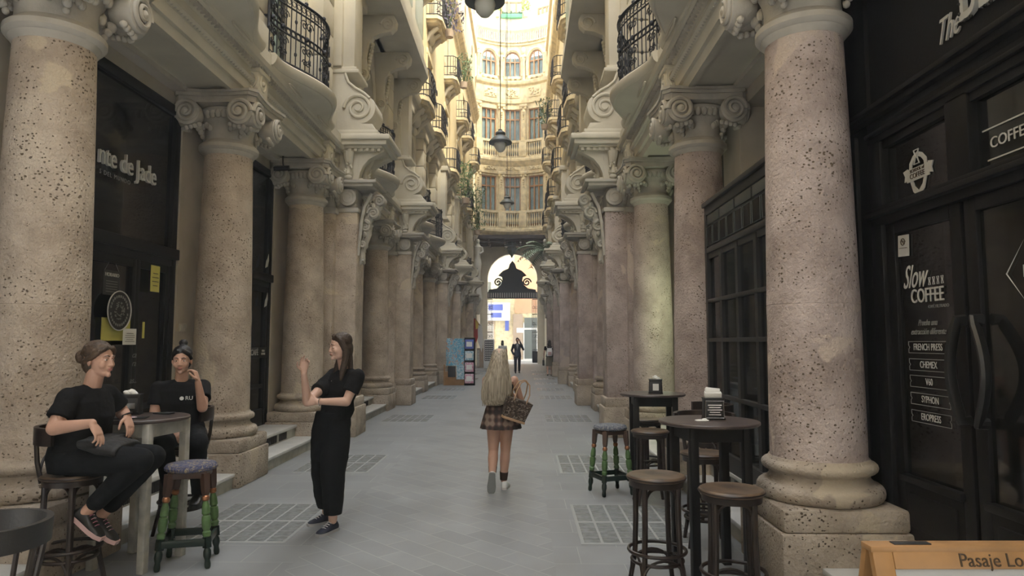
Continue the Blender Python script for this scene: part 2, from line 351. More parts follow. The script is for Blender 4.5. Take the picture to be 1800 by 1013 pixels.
M['metalgrey'] = mat('grey_white_sole', (.35,.35,.35), .6); M['palepink'] = mat('pale_pink_rubber', (.55,.36,.34), .6); M['darksock'] = mat('dark_brown_sock', (.05,.028,.02), .9); M['greysole'] = mat('grey_shoe_sole', (.22,.23,.23), .7)
M['tan'] = mat('tan_leather', (.42,.27,.16), .5); M['olive'] = mat('olive_cloth', (.16,.14,.10), .85)
hm_ = bpy.data.materials.new('flare_veil'); hm_.use_nodes = True; nt_ = hm_.node_tree; nt_.nodes.clear()  # scatter volume standing in for a lens-flare veil
vo_ = nt_.nodes.new('ShaderNodeVolumeScatter'); vo_.inputs['Density'].default_value = .0034; vo_.inputs['Color'].default_value = (.97, .98, 1, 1); vo_.inputs['Anisotropy'].default_value = .3
oo_ = nt_.nodes.new('ShaderNodeOutputMaterial'); nt_.links.new(vo_.outputs[0], oo_.inputs['Volume']); M['haze'] = hm_
# ================================================================ SETTING
sun.rotation_euler = (math.radians(42), 0, math.radians(35))
mb = MB(); mb.b.faces.new([mb.b.verts.new(v) for v in ((-2.75,-6,0),(2.75,-6,0),(2.75,62,0),(-2.75,62,0))])
struct(mb.build('floor', 'floor', loc=(AX,0,0), smooth=False))

COLS = [4.85, 7.85, 10.75, 12.75, 16.05, 18.7, 21.75, 24.8, 27.0, 30.2, 32.4, 35.4, 38.4, 40.6, 43.6]
PIERS = [11.75, 17.4, 25.9, 31.3, 39.5]
BAYS = [(1.95,4.85),(4.85,7.85),(7.85,10.75),(12.75,16.05),(18.7,21.75),(21.75,24.8),(27.0,30.2),(32.4,35.4),(35.4,38.4),(40.6,43.6)]
END = 45.0

def bulge(yc, hw, d0, d1, n=24):
    """serpentine balcony plan seen from above: list of (d, y) and outward normals (towards the aisle = -d)"""
    pts = []
    for i in range(n+1):
        t = -1 + 2*i/n; a = abs(t)
        if a > .86: k = 0
        else: k = .5 + .5*math.cos(PI*a/.86)
        k = k**.75
        pts.append(Vector((d0 + (d1-d0)*k, yc + hw*t)))
    out = []
    for i, p in enumerate(pts):
        tg = pts[min(i+1, n)] - pts[max(i-1, 0)]; nn = Vector((-tg.y, tg.x)).normalized()
        out.append(((p.x, p.y), (nn.x, nn.y)))
    return out

# ---- column, built once with local +x pointing away from the aisle
def make_column(side, label):
    t = thing('stone_column', label, 'column', (AX + side*2.8, 4.85, 0), 0, 'travertine columns along the passage', sx=side)
    b = MB(); b.box(-.425,.425,-.425,.425,0,.37,.018); b.box(-.41,.41,-.41,.41,.368,.52,.03); b.build('plinth', 'plinth', t, ang=.5)
    prof = [(.40,.515)]
    for i in range(9): a = -PI/2 + PI*i/8; prof.append((.365+.052*math.cos(a), .575+.058*math.sin(a)))
    prof += [(.355,.64),(.33,.665),(.325,.69),(.345,.705)]
    for i in range(7): a = -PI/2 + PI*i/6; prof.append((.343+.036*math.cos(a), .742+.036*math.sin(a)))
    prof += [(.335,.785),(.328,.80)]
    MB().lathe(prof, n=64).build('base', 'plinth', t, ang=.7)
    prof = []
    for i in range(26):
        z = .79 + (3.79-.79)*i/25; u = i/25
        prof.append((.318 - .05*u**1.6, z))
    prof = [p for p in prof if abs(p[1]-1.86) > .05] ; prof += [(.311, 1.855), (.308, 1.86), (.311, 1.865)]; prof.sort(key=lambda p: p[1])
    MB().lathe(prof, n=64).build('shaft', 'trav_l' if side < 0 else 'trav_r', t, ang=.3)
    prof = [(.262,3.775),(.285,3.80),(.30,3.83),(.315,3.835),(.335,3.86),(.335,3.90),(.31,3.925),(.285,3.945),(.27,3.96),(.268,4.05),(.285,4.15),(.32,4.23),(.345,4.28),(.33,4.32),(.30,4.33)]
    b = MB().lathe(prof, n=48)
    for k in range(4):       # egg and dart beads between volutes, drops below them
        a = k*PI/2
        for j in (-2,-1,0,1,2):
            aa = a + j*.2; b.sph((.325*math.cos(aa), .325*math.sin(aa), 4.235), .036, 10, (1,1,1.5))
        for j in range(3):
            aa = a + PI/4; rr = .33 - j*.02; b.sph((rr*math.cos(aa)*1.08, rr*math.sin(aa)*1.08, 4.09-.05*j), .042-.008*j, 8, (1,1,1.1))
        for sg in (-1, 1):
            for j in range(3):
                aa = a + sg*(.42+j*.1); b.sph((.29*math.cos(aa), .29*math.sin(aa), 4.08+.02*j), .03, 8, (1,1,1.4))
    cap = b.build('capital', 'carved', t)
    b = MB(); b.box(-.40,-.18,-.17,.17,4.465,4.52,.008); b.box(-.385,-.18,-.15,.15,4.515,4.84,.006); b.box(-.41,-.18,-.17,.17,4.80,4.85,.008); b.box(-.40,-.2,-.26,.26,4.465,4.50,.006)
    b.tube([(-.385, .075*math.cos(2*PI*i/20), 4.70+.09*math.sin(2*PI*i/20)) for i in range(20)], .013, 6, closed=True); b.sph((-.385,0,4.70), .03, 10)
    b.tube([(.155*math.cos(2*PI*i/20)*.45-.29, -.155, 4.70+.09*math.sin(2*PI*i/20)) for i in range(20)], .013, 6, closed=True); b.sph((-.29,-.155,4.70), .025, 10)
    for sg in (-1,1): b.tube([(-.30, sg*.155, 4.52),(-.32, sg*.17, 4.58),(-.30, sg*.165, 4.62)], .02, 6)
    b.build('cartouche_block', 'carved2', t, ang=.5)
    ab = []
    for k in range(4):       # abacus with concave sides and cut corners
        a = k*PI/2 + PI/4; c = Vector((math.cos(a), math.sin(a)))*.64; n_ = Vector((-c.y, c.x)).normalized()*.055
        ab += [tuple(c - n_), tuple(c + n_)]
        a2 = a + PI/2; c2 = Vector((math.cos(a2), math.sin(a2)))*.64
        for q in (.2, .4, .6, .8):
            m_ = (c + n_).lerp(c2 - Vector((-c2.y, c2.x)).normalized()*.055, q); m_ = m_*(1 - .34*q*(1-q)); ab.append(tuple(m_))
    b = MB(); b.prism(ab, 4.40, 4.44, 'z'); b.prism([(x*.95, y*.95) for x, y in ab], 4.33, 4.402, 'z'); b.prism([(x*1.04, y*1.04) for x, y in ab], 4.438, 4.47, 'z'); b.build('abacus', 'carved', t, ang=.4)
    # volutes: eight scroll discs, two at every corner
    def vol():
        b = MB(); q = Matrix.Rotation(PI/2, 4, 'X')
        b.lathe([(.10,-.20),(.13,-.12),(.145,-.04),(.147,.0),(.138,.006),(.0,.006)], n=28, mtx=q)
        pts = spiral(0, 0, .138, 2.2, y0=-.012, n=56); pts = [(x, y-.028*i/56, z) for i, (x, y, z) in enumerate(pts)]; b.tube(pts, [.027*(1-.5*i/56) for i in range(57)], 8)
        b.lathe([(.045,0),(.035,.05),(.0,.062)], n=14, mtx=q)
        for j in range(4): b.sph((.03-.05*j, .06, -.165+.01*j), .03, 8)
        return b
    me = vol().build('volute', 'carved', cap); first = True
    for k in range(4):
        a = k*PI/2
        for sg in (-1, 1):
            o = me if first else me.copy()
            if not first: C.objects.link(o); o.parent = cap
            first = False
            # face normal direction -y rotated by a ; swing towards the corner
            l = Vector((sg*.300, -.452, 4.215)); o.location = Matrix.Rotation(a, 3, 'Z') @ l
            o.rotation_euler = (0, 0, a + sg*.04); o.scale = (sg, 1, 1)
    return t

LAB_L = {4.85:'nearest tan travertine column on the left, its top cut by the frame', 7.85:'tan travertine column behind the seated woman facing the camera, left side',
  10.75:'tan travertine column right behind the standing woman in black', 12.75:'tan column half hidden just past the first left pier',
  16.05:'tan column beyond the wooden side door, before the second left pier', 18.7:'column hidden close behind the second left pier',
  21.75:'tan column level with the brass pipe on the left side', 24.8:'tan column beside the blue stripe and the leaflet display', 27.0:'column just past the third left pier, behind the leaflet display'}
LAB_R = {4.85:'large rosy travertine column at the right, in front of the black coffee shop', 7.85:'rosy travertine column at the far corner of the glazed black vestibule',
  10.75:'column with pale green light on its shaft behind the far bar table', 12.75:'column just past the first right pier', 16.05:'right-hand column with a marble step before the second pier',
  18.7:'column close past the second right pier'}
cols = {}
for side, labs in ((-1, LAB_L), (1, LAB_R)):
    first = None
    for i, y in enumerate(COLS):
        lab = labs.get(y) or 'distant column on the %s side, %s' % ('left' if side < 0 else 'right', ['', '', '', '', '', '', 'seventh from the camera', 'eighth from the camera', 'ninth from the camera', 'tenth from the camera', 'eleventh from the camera', 'twelfth from the camera', 'thirteenth from the camera', 'next to last before the iron gate', 'nearest to the iron gate'][i])
        if first is None: first = make_column(side, lab)
        else: dup(first, (AX + side*2.8, y, 0), label=lab)

# ---- unseen ceiling and end wall, added to block light from behind the viewpoint
cl = MB().box(-3.4,3.4,-6.2,-2.0,7.6,7.9).build('ceiling_light_block', 'soffit', loc=(AX,0,0)); struct(cl)
bk = MB().box(-3.6,3.6,-6.4,-6.0,0,7.9); bk = bk.build('wall_light_block', 'beige', loc=(AX,0,0)); struct(bk)
# ---- pier with capital, bracket, entablature block, scroll pedestal and pilaster
def make_pier(side, label):
    t = thing('stone_pier', label, 'pier', (AX + side*2.15, 11.75, 0), 0, 'projecting piers between the columns', sx=side)
    # local x: 0 at the pier front, + away from the aisle
    b = MB(); b.box(-.07,.9,-.36,.36,0,.50,.02); b.box(-.045,.9,-.33,.33,.49,.66,.03); b.box(.30,1.0,-.50,.50,0,.44,.02); b.box(.33,1.0,-.47,.47,.43,.56,.03)
    b.build('plinth', 'plinth', t, ang=.5)
    b = MB(); b.box(0,1.0,-.27,.27,.65,3.86,.012); b.box(.36,1.0,-.42,.42,.55,3.80,.012)
    b.build('shaft', 'trav_l' if side < 0 else 'trav_r', t, ang=.5)
    b = MB()
    b.box(-.03,1.0,-.30,.30,3.84,3.92,.02); b.box(.32,1.0,-.46,.46,3.80,3.90,.02); b.box(.03,1.0,-.25,.25,3.9,4.27,.02); b.box(.38,1.0,-.4,.4,3.88,4.27,.02)
    for yy in (-.30, .30):
        pts = spiral(.16, 4.10, .14, 2, y0=yy*1.05, n=40); b.tube(pts, [.03*(1-.5*i/40) for i in range(41)], 8)
        b.lathe([(.15,-.06),(.16,0),(.15,.06)], n=24, mtx=Matrix.Translation((.16, yy*.9, 4.10)) @ Matrix.Rotation(PI/2, 4, 'X'))
        pts = spiral(.55, 4.08, .13, 2, y0=yy*1.45, n=40); b.tube(pts, [.028*(1-.5*i/40) for i in range(41)], 8)
        b.lathe([(.14,-.06),(.15,0),(.14,.06)], n=24, mtx=Matrix.Translation((.55, yy*1.36, 4.08)) @ Matrix.Rotation(PI/2, 4, 'X'))
        for j in range(4): b.sph((.33, yy*(1.0+.12*j), 4.0+.05*j), .045, 8, (1,1,1.3))
    b.build('capital', 'carved', t)
    # big acanthus bracket on the aisle face
    b = MB()
    b.tube([(.02,0,2.96),(-.04,0,3.05),(-.03,0,3.2),(-.08,0,3.36),(-.12,0,3.5),(-.10,0,3.66),(-.17,0,3.84),(-.30,0,3.98),(-.34,0,4.14),(-.24,0,4.24)], [.03,.06,.055,.07,.085,.075,.09,.10,.09,.06], 10)
    for z, x, r in ((3.62,-.10,.10),(3.86,-.24,.11),(4.08,-.34,.11),(3.30,-.06,.06)):
        for yy in (-.10,.10):
            pts = spiral(x, z, r, 1.8, y0=yy, n=30); b.tube(pts, [.024*(1-.5*i/30) for i in range(31)], 7)
        b.lathe([(r*.9,-.09),(r*.9,.09)], n=18, mtx=Matrix.Translation((x, 0, z)) @ Matrix.Rotation(PI/2, 4, 'X'))
    rr = random.Random(3)
    for j in range(34):
        z = 3.0 + 1.15*rr.random(); x = -.04 - .24*max(0, (z-3.3)); b.sph((x - .04*rr.random(), rr.uniform(-.13,.13), z), rr.uniform(.022,.045), 7, (1,1,1.5), (rr.random(), rr.random(), 0))
    for sg in (-1,1): b.tube([(0, sg*.16, 3.1),(-.03, sg*.17, 3.4),(-.05, sg*.15, 3.7),(-.10, sg*.16, 3.95),(-.22, sg*.15, 4.2)], .03, 7)
    b.build('acanthus_bracket', 'carved', t)
    # lower slab, frieze with consoles, cornice
    b = MB(); b.box(-.30,1.0,-.42,.42,4.27,4.33,.015); b.box(-.36,1.0,-.46,.46,4.325,4.38,.012); b.box(.2,1.0,-.54,.54,4.27,4.38,.015); b.build('abacus', 'carved', t, ang=.4)
    b = MB(); b.box(-.02,1.0,-.34,.34,4.375,4.96); b.box(.3,1.0,-.46,.46,4.375,4.96); b.box(-.10,1.0,-.31,.31,4.375,4.44,.01); b.box(.2,1.0,-.5,.5,4.375,4.43,.01)
    b.box(-.08,1.0,-.30,.30,4.87,4.93,.01); b.box(.22,1.0,-.49,.49,4.88,4.94,.01)
    for yy in (-.36, .36): b.lathe([(.05,4.43),(.042,4.47),(.04,4.78),(.052,4.83),(.06,4.87)], cx=.34, cy=yy*1.08, n=16)
    # central console: on the camera-facing side and on the aisle face
    for rot in (0, PI/2):
        m = Matrix.Translation((.12 if rot == 0 else -.02, -.34 if rot == 0 else 0, 0)) @ Matrix.Rotation(-rot, 4, 'Z')
        q = MB(); q.tube([(0,-.02,4.44),(0,-.06,4.50),(0,-.05,4.58),(0,-.07,4.68),(0,-.11,4.78),(0,-.12,4.86)], [.05,.075,.06,.065,.085,.09], 10)
        for j in range(12): q.sph((rr.uniform(-.06,.06), -.12-.02*rr.random(), 4.48+.033*j), .024, 7)
        q.sph((0,-.1,4.42), .055, 10, (1.2,.7,.8)); q.xf(m); me = bpy.data.meshes.new('t'); q.b.to_mesh(me); b.b.from_mesh(me)
    for yy in (-.2, .2):     # curved side corbels carrying the cornice towards the aisle
        b.prism([(.1,4.40),(-.03,4.40),(-.05,4.52),(-.10,4.64),(-.20,4.76),(-.34,4.84),(-.47,4.90),(-.47,4.94),(.1,4.94)], yy*1.25-.085, yy*1.25+.085, 'y', .008)
    b.build('frieze_block', 'carved2', t, ang=.5)
    b = MB(); b.box(-.46,1.0,-.46,.46,4.93,4.98,.012); b.box(-.54,1.0,-.52,.52,4.975,5.06,.01); b.box(-.60,1.0,-.57,.57,5.055,5.15,.02); b.box(-.34,1.0,-.40,.40,4.885,4.94,.01)
    for j in range(9): b.box(-.42+.1*j,-.37+.1*j,-.44,-.39,4.88,4.93)
    b.build('cornice', 'carved2', t, ang=.4)
    # pedestal with scroll
    b = MB(); b.box(-.40,.9,-.44,.44,5.14,5.20,.01); b.box(-.36,.9,-.41,.41,5.195,5.27,.012)
    prof = [(.9,5.26),(-.32,5.26),(-.25,5.40)]
    for i in range(13):
        a = -PI*.42 - PI*.75*i/12; prof.append((-.02 + .28*math.cos(a), 5.68 + .28*math.sin(a)))
    prof += [(-.06,5.99),(.05,6.03),(.16,6.10),(.24,6.2),(.26,6.32),(.9,6.32)]
    b.prism(prof, -.33, .33, 'y', .012)
    for yy in (-.345, .345):
        pts = spiral(-.0, 5.68, .25, 1.9, y0=yy, n=48, hand=1); b.tube(pts, [.032*(1-.35*i/48) for i in range(49)], 8)
        b.lathe([(.07,-.03),(.06,.03)], n=20, mtx=Matrix.Translation((0, yy, 5.68)) @ Matrix.Rotation(PI/2, 4, 'X'))
        b.tube([(.24,yy,6.3),(.18,yy,6.14),(.06,yy,6.04),(-.08,yy,5.96),(-.2,yy,5.85)], .025, 8)
    b.build('scroll_pedestal', 'carved2', t, ang=.5)
    b = MB(); b.box(.0,.9,-.36,.36,6.31,6.38,.015); b.box(.05,.9,-.32,.32,6.375,6.44,.01); b.box(.10,.9,-.26,.26,6.43,8.25,.01); b.box(.3,.9,-.38,.38,6.43,8.25,.01); b.box(.02,.9,-.33,.33,8.24,8.42,.02)
    b.build('pilaster', 'carved2', t, ang=.4)
    return t
PL = ['pier right of the standing woman, its scroll pedestal just past the first iron balcony', 'second projecting pier on the left, its volute above the dark railings', 'third projecting pier on the left, beyond the leaflet display', 'fourth projecting pier on the left', 'last projecting pier on the left before the iron gate']
PR = ['pier past the green-lit column, its scroll pedestal by the right iron balcony', 'second projecting pier on the right, its volute half hidden by the first', 'third projecting pier on the right, near the woman with the backpack', 'fourth projecting pier on the right', 'last projecting pier on the right before the iron gate']
for side, labs in ((-1, PL), (1, PR)):
    first = None
    for y, l in zip(PIERS, labs):
        if first is None: first = make_pier(side, l)
        else: dup(first, (AX + side*2.15, y, 0), label=l)

# ---- continuous entablature beam, built as structure per side (d measured from the axis)
def wall_side(side, nm):
    root = thing('wall_' + nm, '', 'wall', (AX, 0, 0), sx=side); del root['label']; del root['category']; root['kind'] = 'structure'
    y0, y1 = -2.0, END
    b = MB()
    prof = [(2.58,4.46),(2.56,4.55),(2.52,4.555),(2.50,4.66),(2.47,4.665),(2.44,4.69),(2.50,4.72),(2.50,4.84),(2.46,4.86),(2.40,4.90),(2.36,4.905),(2.34,4.95),(2.38,4.99),(2.38,5.14),(3.3,5.14),(3.3,4.46),(3.12,4.46),(3.10,4.50),(2.68,4.50),(2.66,4.46)]
    b.prism(prof, y0, y1, 'y')
    b.build('entablature', 'carved2', root, ang=.3)
    b = MB(); y = 2.0
    while y < 26: b.box(2.405,2.47,y,y+.035,4.845,4.905, rot=(.5,0,0)); y += .075
    y = 2.0
    while y < 20: b.sph((2.475, y, 4.675), .017, 6); y += .06
    b.build('leaf_moulding', 'carved', root, smooth=False)
    b = MB(); b.box(3.1,3.9,y0,y1,4.44,4.5); b.build('portico_soffit', 'soffit', root)
    # back wall behind the columns: strips behind every column and lintel
    b = MB(); b.box(3.5,3.9,y0,y1,0,.0+.001)
    if side < 0:
        strips = [(y-.32, y+.32) for y in COLS] + [(11.07,12.43),(16.3,18.4),(25.1,26.7),(30.5,32.1),(38.7,40.3),(43.9,END)]
    else:
        strips = [(y-.32, y+.32) for y in COLS[1:]] + [(5.13,5.5),(11.07,12.43),(16.3,18.4),(25.1,26.7),(30.5,32.1),(38.7,40.3),(43.9,END)]
    for a, c in strips: b.box(3.2,3.9,a,c,0,4.46)
    b.box(3.25,3.9,y0,y1,4.28,4.46)
    b.build('portico_wall', 'beige', root)
    # wall mass behind the entablature and the storeys above
    b = MB()
    for a, c in BAYS:
        pass
    b.box(3.3,3.6,y0,y1,5.14,8.4); b.box(3.9,4.6,y0-4,y1,0,5.2)
    b.box(2.6,3.6,-20,-2.001,7.9,17.1); b.box(2.6,3.6,-20,-6.4,0,7.9)  # unseen wall run behind the viewpoint, extended to block the sun
    b.build('upper_wall_core', 'cream', root)
    return root
WL = wall_side(-1, 'left'); WR = wall_side(1, 'right')

def arch_wall(b, d0, d1, ya, yb, z0, z1, openings, n=12):
    """wall slab from d0 (front) to d1 between ya..yb with arched or square openings [(yc, halfwidth, sill, spring, arched)]"""
    cur = ya
    for yc, hw, zs, zt, arch in openings:
        b.box(d0, d1, cur, yc-hw, z0, z1)
        if zs > z0: b.box(d0, d1, yc-hw, yc+hw, z0, zs)
        if arch:
            poly = [(yc-hw, z1), (yc-hw, zt)] + [(yc - hw*math.cos(PI*i/n), zt + hw*math.sin(PI*i/n)) for i in range(1, n)] + [(yc+hw, zt), (yc+hw, z1)]
            b.prism(poly, d0, d1, 'x')
        else: b.box(d0, d1, yc-hw, yc+hw, zt, z1)
        cur = yc+hw
    b.box(d0, d1, cur, yb, z0, z1)

for side, root in ((-1, WL), (1, WR)):
    b = MB(); ops = []
    for a, c in BAYS: ops.append(((a+c)/2, .78, 5.15, 7.15, True))
    arch_wall(b, 2.75, 3.3, -2, END, 5.14, 8.4, ops)
    b.build('arcade_wall', 'carved2', root, ang=.3)
    b = MB()
    for yc, hw, zs, zt, _ in ops:     # moulded archivolts and rusticated pilasters between the bays
        pth = [(2.74, yc-hw-.05, zs)] + [(2.74, yc-(hw+.05)*math.cos(PI*i/14), zt+(hw+.05)*math.sin(PI*i/14)) for i in range(15)] + [(2.74, yc+hw+.05, zs)]
        b.tube(pth, .05, 6)
    for y in COLS:
        for k in range(6): b.box(2.5,2.8,y-.3,y+.3,5.16+.54*k,5.16+.54*k+.515,.012)
        b.box(2.44,2.8,y-.35,y+.35,5.14,5.5,.02); b.box(2.42,2.8,y-.36,y+.36,8.22,8.42,.02)
    b.build('rusticated_pilaster_strips', 'carved2', root, ang=.4)
    b = MB(); b.prism([(2.3,8.62),(2.34,8.56),(2.45,8.54),(2.5,8.42),(3.6,8.42),(3.6,8.74),(2.26,8.74)], -2, END, 'y'); b.build('string_course', 'carved2', root, ang=.3)
    # third and fourth storeys with rectangular windows, crowning cornice and attic
    b = MB(); ops3 = [((a+c)/2, .6, 8.9, 11.6, False) for a, c in BAYS]; ops4 = [((a+c)/2, .6, 12.9, 15.3, False) for a, c in BAYS]
    arch_wall(b, 2.6, 3.3, -2, END, 8.7, 12.3, ops3); arch_wall(b, 2.6, 3.3, -2, END, 12.3, 16.6, ops4)
    b.box(3.3,3.6,-2,END,8.4,16.9)
    b.build('upper_storeys', 'cream', root)
    b = MB(); b.prism([(2.6,16.5),(2.5,16.6),(2.48,16.75),(2.25,16.9),(2.2,17.05),(2.25,17.12),(3.6,17.12),(3.6,16.5)], -2, END, 'y'); b.build('crowning_cornice', 'cream2', root, ang=.3)
    b = MB(); arch_wall(b, 2.5, 3.3, 25, END, 17.1, 21.6, [((a+c)/2, .55, 17.9, 20.2, True) for a, c in BAYS[6:]], n=8); b.box(3.3,3.6,25,END,17.1,21.9); b.box(2.35,3.3,25,END,21.6,21.9); b.box(2.42,3.3,25,END,17.25,17.4)
    b.build('attic_wall', 'cream', root)
    b = MB()
    for yc, hw, zs, zt, ar in ops3 + ops4: b.box(2.55,2.62,yc-hw-.14,yc+hw+.14,zt,zt+.22,.02); b.box(2.56,2.62,yc-hw-.12,yc-hw,zs,zt); b.box(2.56,2.62,yc+hw,yc+hw+.12,zs,zt)
    b.build('window_surrounds', 'cream2', root)

nwin = 1
def window(side, yc, hw, zs, zt, arch, dd, m='winglass', fr='winwood'):
    global nwin
    r = thing('window_%d' % nwin, '', '', (AX + side*dd, yc, 0), sx=side); nwin += 1
    del r['label']; del r['category']; r['kind'] = 'structure'
    b = MB(); f = .05
    b.box(0,.06,-hw,-hw+f,zs,zt); b.box(0,.06,hw-f,hw,zs,zt); b.box(0,.06,-hw+f,hw-f,zs,zs+.5 if zt-zs > 2 else zs+.1); b.box(-.01,.06,-f*.6,f*.6,zs,zt); b.box(0,.06,-hw+f,hw-f,zt-f,zt)
    b.box(0,.05,-hw+f,hw-f,zt-.6,zt-.55)
    if arch:
        b.tube([(.03, -hw*math.cos(PI*i/14), zt + (hw-.02)*math.sin(PI*i/14)) for i in range(15)], .035, 6)
        for k in (1, 2, 3, 4): b.tube([(.03,0,zt),(.03, -hw*math.cos(PI*k/5), zt+hw*math.sin(PI*k/5))], .02, 6)
    b.build('window_frame', fr, r)
    b = MB()
    poly = [(-hw, zs), (hw, zs), (hw, zt)] + ([(hw*math.cos(PI*i/14), zt + hw*math.sin(PI*i/14)) for i in range(1, 14)] if arch else []) + [(-hw, zt)]
    b.prism(poly, .05, .065, 'x'); b.build('glass', m, r)
    b = MB(); y = -hw+.06
    pts = []
    for i in range(25): pts.append((.12 + .03*math.sin(i*1.9), -hw + 2*hw*i/24))
    for k in (0,):
        t = b.b; vs = [(t.verts.new((x, yy, zs)), t.verts.new((x, yy, zt))) for x, yy in pts if abs(yy) > hw*.22]
        for (p, q), (p2, q2) in zip(vs, vs[1:]):
            if p.co.y*p2.co.y > 0: t.faces.new((p, q, q2, p2))
    b.build('curtain', 'curtain', r)
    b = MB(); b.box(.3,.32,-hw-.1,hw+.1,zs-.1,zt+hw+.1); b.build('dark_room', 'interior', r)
    return r
for side in (-1, 1):
    for i, (a, c) in enumerate(BAYS):
        y = (a+c)/2
        if i == 0: continue
        window(side, y, .78, 5.15, 7.15, True, 2.98, fr='greywood')
        if i > 2: window(side, y, .6, 8.9, 11.6, False, 2.8)
        if i > 2: window(side, y, .6, 12.9, 15.3, False, 2.8)

# ---- first-floor balconies over every bay: stone slab, cove and wrought-iron railing
def make_balcony(side, label):
    t = thing('stone_balcony', label, 'balcony', (AX, 6.35, 0), 0, 'bulging first-floor balconies', sx=side)
    pth = bulge(0, 1.30, 2.36, 2.02, 28)
    b = MB(); b.sweep([(-.35,5.02),(.0,5.02),(.03,5.05),(.05,5.10),(.05,5.14),(.02,5.17),(-.35,5.17)], pth); 
    for i, ((px, py), (nx, ny)) in enumerate(pth): pass
    poly = [p for p, n in pth] + [(2.9, 1.30), (2.9, -1.30)]
    b.prism(poly, 5.03, 5.165, 'z'); b.build('slab', 'carved2', t, ang=.5)
    # cove: loft from the straight cornice to the curved lip
    b = MB(); tt = b.b; rows = []
    for (px, py), (nx, ny) in pth:
        row = []
        for k in range(7):
            u = k/6; e = u**2*(3-2*u); dd = 2.40 + (px - .0 - 2.40)*(.5-.5*math.cos(PI*u)); z = 4.87 + .17*u**.7
            row.append(tt.verts.new((dd, py*(.94+.06*u), z)))
        row.append(tt.verts.new((2.7, py, 5.05))); rows.append(row)
    for a, c in zip(rows, rows[1:]):
        for k in range(7): tt.faces.new((a[k], a[k+1], c[k+1], c[k]))
    bmesh.ops.recalc_face_normals(tt, faces=tt.faces[:])
    b.build('cove', 'carved2', t, ang=.8)
    b = MB()
    for yy in (-.62, .62):
        MB().tube([(2.30, yy + .26*math.cos(2*PI*i/24), 4.93 + .03*math.sin(2*PI*i/24)) for i in range(24)], .012, 6, closed=True).build('oval_panel', 'carved2', t)
    b.b.free()
    rp = [((p[0] + .09, p[1]*.955), n) for p, n in pth]
    b = MB()
    L3 = lambda z: [(p[0], p[1], z) for p, n in rp]
    b.tube(L3(6.17), .028, 8, flat=.6); b.tube(L3(6.02), .012, 6); b.tube(L3(5.72), .014, 6); b.tube(L3(5.64), .014, 6); b.tube(L3(5.25), .016, 6)
    for e in (0, -1):
        p = rp[e][0]; b.tube([(p[0], p[1], 5.17), (p[0], p[1], 6.17)], .02, 8); b.tube([(p[0], p[1], 6.17), (2.75, p[1], 6.17)], .018, 8)
        for q in (.2,.4): b.tube([(p[0]+q*.7, p[1], 5.17), (p[0]+q*.7, p[1], 6.17)], .011, 6)
        b.tube([(p[0], p[1], 5.25), (2.75, p[1], 5.25)], .014, 6); b.tube([(p[0], p[1], 5.68), (2.75, p[1], 5.68)], .014, 6)
    b.build('rail', 'iron', t)
    # densify path for balusters
    def at(u):
        f = u*(len(rp)-1); i = min(int(f), len(rp)-2); k = f-i; return Vector(rp[i][0]).lerp(Vector(rp[i+1][0]), k)
    b = MB(); N = 30
    for i in range(N+1):
        p = at(i/N); b.tube([(p.x, p.y, 5.17), (p.x, p.y, 6.15)], .0085, 5)
        if i % 3 == 1:
            for z in (5.42, 5.87): b.sph((p.x, p.y, z), .02, 6, (1,1,1.6))
    for i in range(0, N):
        p = at((i+.5)/N); q = at((i+.52)/N); tg = (q-p).normalized()
        for z, r in ((5.68,.034), (6.095,.036)):
            b.tube([(p.x + tg.x*r*math.cos(a*PI/5), p.y + tg.y*r*math.cos(a*PI/5), z + r*math.sin(a*PI/5)) for a in range(10)], .006, 4, closed=True)
    b.build('balusters', 'iron', t, smooth=False)
    for i in (4, 9, 14, 19, 24, 29, 1):
        b = MB(); p = at(i/N); q = at((i+.1)/N); tg = (q-p).normalized()
        for sg in (-1, 1):
            for z, r in ((5.52,.07), (5.88,.075), (5.36,.05)):
                sp = spiral(0, 0, r, 1.5, n=18); b.tube([(p.x + tg.x*(x+sg*.0)*sg + tg.x*sg*r*.7 - .02, p.y + tg.y*x*sg + tg.y*sg*r*.7, z+zz) for x, _, zz in sp], .008, 5)
        b.sph((p.x-.02, p.y, 5.7), .035, 8); b.sph((p.x, p.y, 6.2), .03, 8)
        b.build('scrollwork', 'iron', t, smooth=False)
    return t
bl = ['nearest stone balcony on the left, only its bulging underside in the frame', 'left stone balcony with black iron railing above the second and third columns', 'left balcony beyond the first scroll pedestal, lit pale under its bulge',
  'left iron-railed balcony just past the second pier', 'second dark iron-railed balcony past the second left pier', 'left balcony beyond the third pier', 'left balcony past the fourth pier', 'left balcony before the last pier', 'last left balcony by the end facade']
br = ['nearest right stone balcony, its moulded underside at the top edge', 'right stone balcony with black iron railing above the second and third columns', 'right balcony beyond the first scroll pedestal', 'right balcony just past the second pier',
  'second right balcony past the second pier', 'right balcony beyond the third pier, by the hanging palm', 'right balcony past the fourth pier', 'right balcony before the last pier', 'last right balcony by the end facade']
for side, labs in ((-1, bl), (1, br)):
    first = None
    for (a, c), l in zip(BAYS[1:], labs):
        if first is None: first = make_balcony(side, l)
        else: dup(first, (AX, (a+c)/2, 0), label=l)

